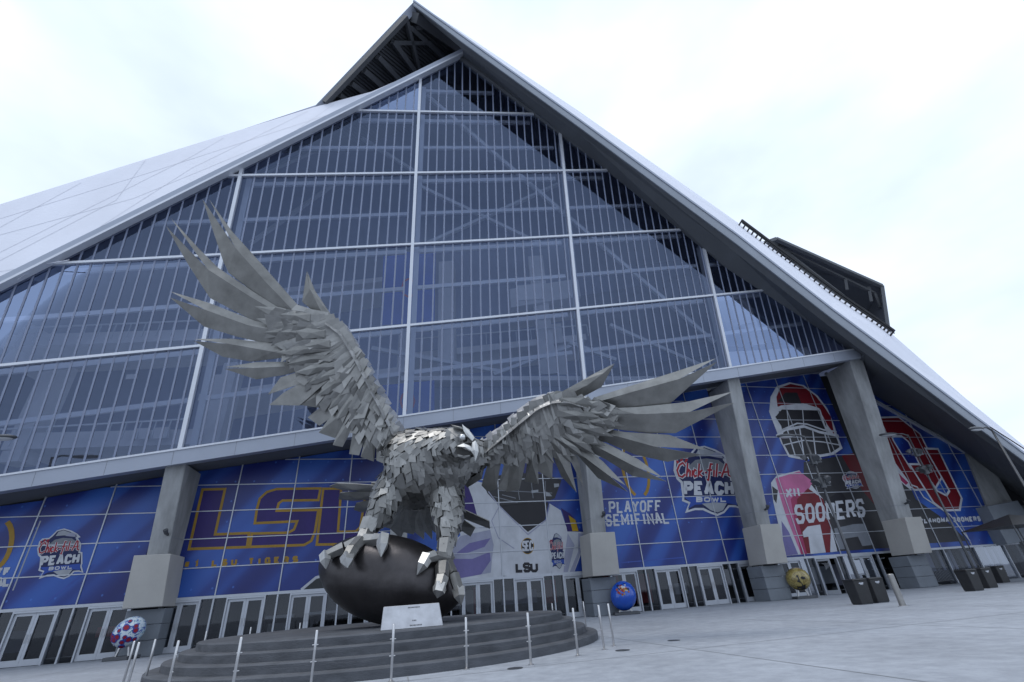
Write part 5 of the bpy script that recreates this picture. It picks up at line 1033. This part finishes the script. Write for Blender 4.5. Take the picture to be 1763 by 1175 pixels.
def dots_patch(e_, c, r, M):
    rg = random.Random(9)
    for k in range(17):
        d = np.array([rg.uniform(-1, 1), rg.uniform(-1.1, -.1), rg.uniform(-.8, .9)]); d /= np.linalg.norm(d); q = np.array([d[0]*1.12, d[1]*.98, d[2]*.98])*r; p = c+M@q*1.0; nn = M@np.array([d[0]/1.12, d[1], d[2]]); nn /= np.linalg.norm(nn)
        t1 = np.cross(nn, UZ); t1 /= np.linalg.norm(t1); t2 = np.cross(nn, t1); a_ = r*rg.uniform(.10, .17)
        for s_, mm, o in ((1.45, 'print_blue', .012), (1, 'print_red', .018)):
            MB().slab([p+nn*o*r*2+t1*a_*s_*math.cos(t)+t2*a_*s_*math.sin(t) for t in [i*.9 for i in range(7)]], -nn*.06*r).build('paint_blossom', mm, e_)
def mask_patch(e_, c, r, M):
    vd = (CAM-c)/np.linalg.norm(CAM-c); x = np.cross(UZ, vd); x /= np.linalg.norm(x); x = -x; y = np.cross(vd, x); y = y if y[2] > 0 else -y
    def sp(u, v, o=1.02): d = vd*math.sqrt(max(.02, 1-u*u-v*v))+x*u+y*v; return c+d*r*o*1.04
    for s_ in (-1, 1): MB().slab([sp(s_*u, v) for u, v in ((.2, .05), (.35, .18), (.55, .12), (.6, -.02), (.4, -.08))], -vd*.08).build('paint_eye', 'print_dark', e_)
    MB().slab([sp(u, v) for u, v in ((-.06, .3), (.06, .3), (.12, -.2), (.3, -.62), (0, -.8), (-.3, -.62), (-.12, -.2))], -vd*.1).build('paint_nose', 'print_field', e_)
    MB().slab([sp(u, v) for u, v in ((-.45, -.45), (-.1, -.6), (.2, -.6), (.5, -.42), (.3, -.85), (-.3, -.88))], -vd*.12).build('paint_chin', 'print_dark', e_)
display_ball(222, 1088, 22, (214, 1136), 'paint_confetti', 'red, white and blue blossom-painted football on a stand at the left column', 0.75, dots_patch)
display_ball(1073, 1026, 22, (1076, 1061), 'paint_globe', 'glossy blue painted football with a cluster of small coloured flags', 0.9, globe_patch, 1.06)
display_ball(1374, 997, 18, (1376, 1027), 'paint_gold', 'gold painted football with dark markings on a stand by the right doors', 0.1, mask_patch, 1.1)

# ================================================================ BINS, BOLLARD, LAMP POSTS
def bin_(px, py, lab, rot, logo=True):
    g_ = atZ(px, py, 0); h = 0.98; e_ = empty('litter_bin', g_, lab, 'litter bin', 'black litter bins on the plaza')
    c, s_ = math.cos(rot), math.sin(rot); X = np.array([c, s_, 0]); Y = np.array([-s_, c, 0]); a, t = 0.29, 0.33
    def r4(z, k): return [g_+X*i*k+Y*j*k+UZ*z for i, j in ((-1, -1), (1, -1), (1, 1), (-1, 1))]
    MB().hexa(r4(0.04, a)+r4(h-0.06, t)).build('body', 'black_plastic', e_, bevel=0.02)
    MB().hexa(r4(h-0.058, t+.015)+r4(h, t-.02)).build('lid', 'black_plastic', e_, bevel=0.012)
    MB().hexa(r4(0.0, a-.03)+r4(0.04, a-.03)).build('foot', 'lamp_grey', e_)
    if logo:
        q = g_-Y*(t+.002)+UZ*0.76
        sh = [(-.13, .03), (-.09, .07), (.0, .06), (.10, .075), (.14, .05), (.09, .03), (.10, -.01), (.05, .01), (.04, -.04), (.0, .0), (-.05, -.03), (-.06, .01)]
        MB().slab([q+X*u*.9+UZ*v for u, v in sh], -Y*.006).build('emblem', 'print_white', e_)
bin_(1486, 1041, 'black litter bin in the nearer pair, left one by the lamp pole', 0.15); bin_(1514, 1038, 'black litter bin in the nearer pair, right one', 0.15)
bin_(1678, 1018, 'leftmost black litter bin of the far trio', 0.2); bin_(1703, 1013, 'middle black litter bin of the far trio', 0.2); bin_(1726, 1004, 'rightmost black litter bin of the far trio', 0.2)
q = atZ(1555, 1044, 0); h = atY(1537, 988, q[1])[2]
e_ = empty('steel_bollard', q, 'thick brushed steel bollard standing right of the nearer bins', 'bollard')
MB().tube([q, q+UZ*(h-.03), q+UZ*h], [.11, .11, .085], 20).build('shaft', 'bollard_steel', e_, smooth=False); MB().lathe(q, [(.16, 0), (.16, .012), (.115, .02)], 20).build('base_ring', 'steel_post', e_)
def lamp(base, top, lab, arm, fixtures=True, cable=None):
    b0 = np.array(base); t0 = np.array([b0[0], b0[1], top]); e_ = empty('lamp_post', b0, lab, 'lamp post', 'lamp posts on the plaza')
    MB().tube([b0, b0+UZ*1.2, t0], [.10, .085, .05], 12).build('pole', 'lamp_grey', e_, smooth=True)
    MB().lathe(b0, [(.22, 0), (.22, .05), (.15, .12)], 16).build('base_flange', 'lamp_grey', e_)
    A = np.array(arm); MB().tube([t0-UZ*.1, t0+A*.25+UZ*.06, t0+A*.6+UZ*.04], [.06, .05, .045], 8).build('arm', 'lamp_grey', e_)
    hc = t0+A*1.0+UZ*0.0; L_ = np.linalg.norm(A)*.48; a = A/np.linalg.norm(A); y = np.cross(UZ, a)
    MB().sphere(hc, (L_, L_*.42, .11), 16, 8, M=np.array([a, y, UZ]).T).build('lamp_head', 'lamp_grey', e_, smooth=True)
    MB().sphere(hc-UZ*.05, (L_*.8, L_*.34, .08), 16, 8, M=np.array([a, y, UZ]).T).build('lens', 'lamp_glass', e_, smooth=True)
    if fixtures:
        for zz, kk in ((top-1.2, 3), (top-2.5, 4)):
            for i in range(kk):
                an = i*2*math.pi/kk+.4; d = np.array([math.cos(an), math.sin(an), 0]); p = np.array([b0[0], b0[1], zz+.12*(i % 2)])
                MB().tube([p, p+d*.28, p+d*.34-UZ*.1, p+d*.45-UZ*.22], [.05, .05, .17, .2], 10).build('spotlight', 'lamp_grey', e_)
            p = np.array([b0[0], b0[1], zz-.35]); MB().bar(p-np.array([.45, 0, 0]), p+np.array([.45, 0, 0]), .05, .05).build('bracket', 'lamp_grey', e_)
            MB().tube([p-UZ*.12, p+UZ*.45], .17, 12).build('collar', 'lamp_grey', e_)
def pole_top(px, py, Y): return atY(px, py, Y)
b1 = atZ(1492, 1033, 0); t1_ = atY(1369, 752, b1[1]); lamp((b1[0], b1[1], 0), t1_[2], 'grey lamp post with spotlight clusters rising behind the nearer bins', (-1.2, -.3, 0))
b2 = atZ(1690, 1006, 0); t2_ = atY(1568, 748, b2[1]); lamp((b2[0], b2[1], 0), t2_[2], 'grey lamp post with spotlight clusters in front of the crimson letters', (-1.7, -.4, 0))
t3_ = atY(1706, 738, 26.0); lamp((t3_[0]+.0, 26.0, 0), t3_[2], 'lamp post at the right edge against the roof', (-1.0, -.2, 0), False)
t4_ = atY(4, 752, 20.0); lamp((t4_[0]-1.6, 20.0, 0), t4_[2]-.05, 'lamp post whose head just enters at the left edge', (1.55, 0, 0), False)
m_ = MB(); a = t3_; m_.tube([a+UZ*.1, atY(1740, 758, 26), atY(1790, 790, 26)], .03, 6); o = rebase(m_.build('overhead_cable', 'black_plastic')); tag(o, 'dark cable running off the lamp post at the right edge', 'cable')
# crowd barriers, cones and dark canopy at the far right
def barricade(p, q, lab):
    P_, Q_ = atZ(*p, 0), atZ(*q, 0); e_ = empty('crowd_barrier', (P_+Q_)/2, lab, 'barrier', 'steel crowd barriers at right'); d = Q_-P_
    MB().tube([P_+UZ*.1, P_+UZ*1.1, Q_+UZ*1.1, Q_+UZ*.1], .025, 8).build('frame', 'steel_post', e_); MB().tube([P_+UZ*.2, Q_+UZ*.2], .02, 6).build('rail', 'steel_post', e_)
    for k in range(1, 14): c = P_+d*k/14; MB().tube([c+UZ*.2, c+UZ*1.09], .011, 5).build('bar', 'steel_post', e_)
    for c in (P_, Q_): n_ = np.array([-d[1], d[0], 0])/np.linalg.norm(d); MB().bar(c-n_*.3+UZ*.03, c+n_*.3+UZ*.03, .05, .05).build('foot', 'steel_post', e_)
barricade((1612, 1008), (1645, 1003), 'steel crowd barrier right of the last column, nearer one'); barricade((1648, 1000), (1690, 992), 'steel crowd barrier behind the second lamp post')
for x, y, lab in ((1736, 985, 'red traffic cone left of the pair at the far right'), (1749, 983, 'red traffic cone right of the pair at the far right')):
    c = atZ(x, y, 0); e_ = empty('traffic_cone', c, lab, 'traffic cone', 'red cones at the far right'); MB().lathe(c+UZ*.03, [(.17, 0), (.15, .05), (.035, .7), (.02, .72)], 16).build('cone', 'red_paint', e_, smooth=False); MB().box(c-np.array([.22, .22, 0]), (.44, 0, 0), (0, .44, 0), UZ*.03).build('base', 'black_plastic', e_)
c = atZ(1800, 1000, 0); tp = atY(1800, 890, c[1]); e_ = empty('dark_canopy', c, 'dark square canopy entering at the right edge', 'canopy')
hw = 2.0
MB().add([(c[0]-hw, c[1]-hw, tp[2]-.45), (c[0]+hw, c[1]-hw, tp[2]-.45), (c[0]+hw, c[1]+hw, tp[2]-.45), (c[0]-hw, c[1]+hw, tp[2]-.45), (c[0], c[1], tp[2]+.3)], [(0, 1, 4), (1, 2, 4), (2, 3, 4), (3, 0, 4), (3, 2, 1, 0)]).build('cover', 'black_plastic', e_)
for i in (-1, 1):
    for j in (-1, 1): MB().bar((c[0]+i*hw*.95, c[1]+j*hw*.95, 0), (c[0]+i*hw*.95, c[1]+j*hw*.95, tp[2]-.4), .05, .05, (0, 1, 0)).build('pole', 'lamp_grey', e_)
# drain covers
for x, y, r, lab in ((887, 1151, .16, 'dark round drain cover in front of the steps'), (1072, 1120, .17, 'dark drain cover right of the steps, nearer one'), (1160, 1103, .16, 'small dark drain cover farther right on the plaza')):
    c = atZ(x, y, 0.004); o = rebase(MB().lathe(c, [(r, 0), (r, .006), (r-.015, .008)], 20).build('drain_cover', 'lamp_grey')); tag(o, lab, 'drain cover', 'drain covers in the plaza')
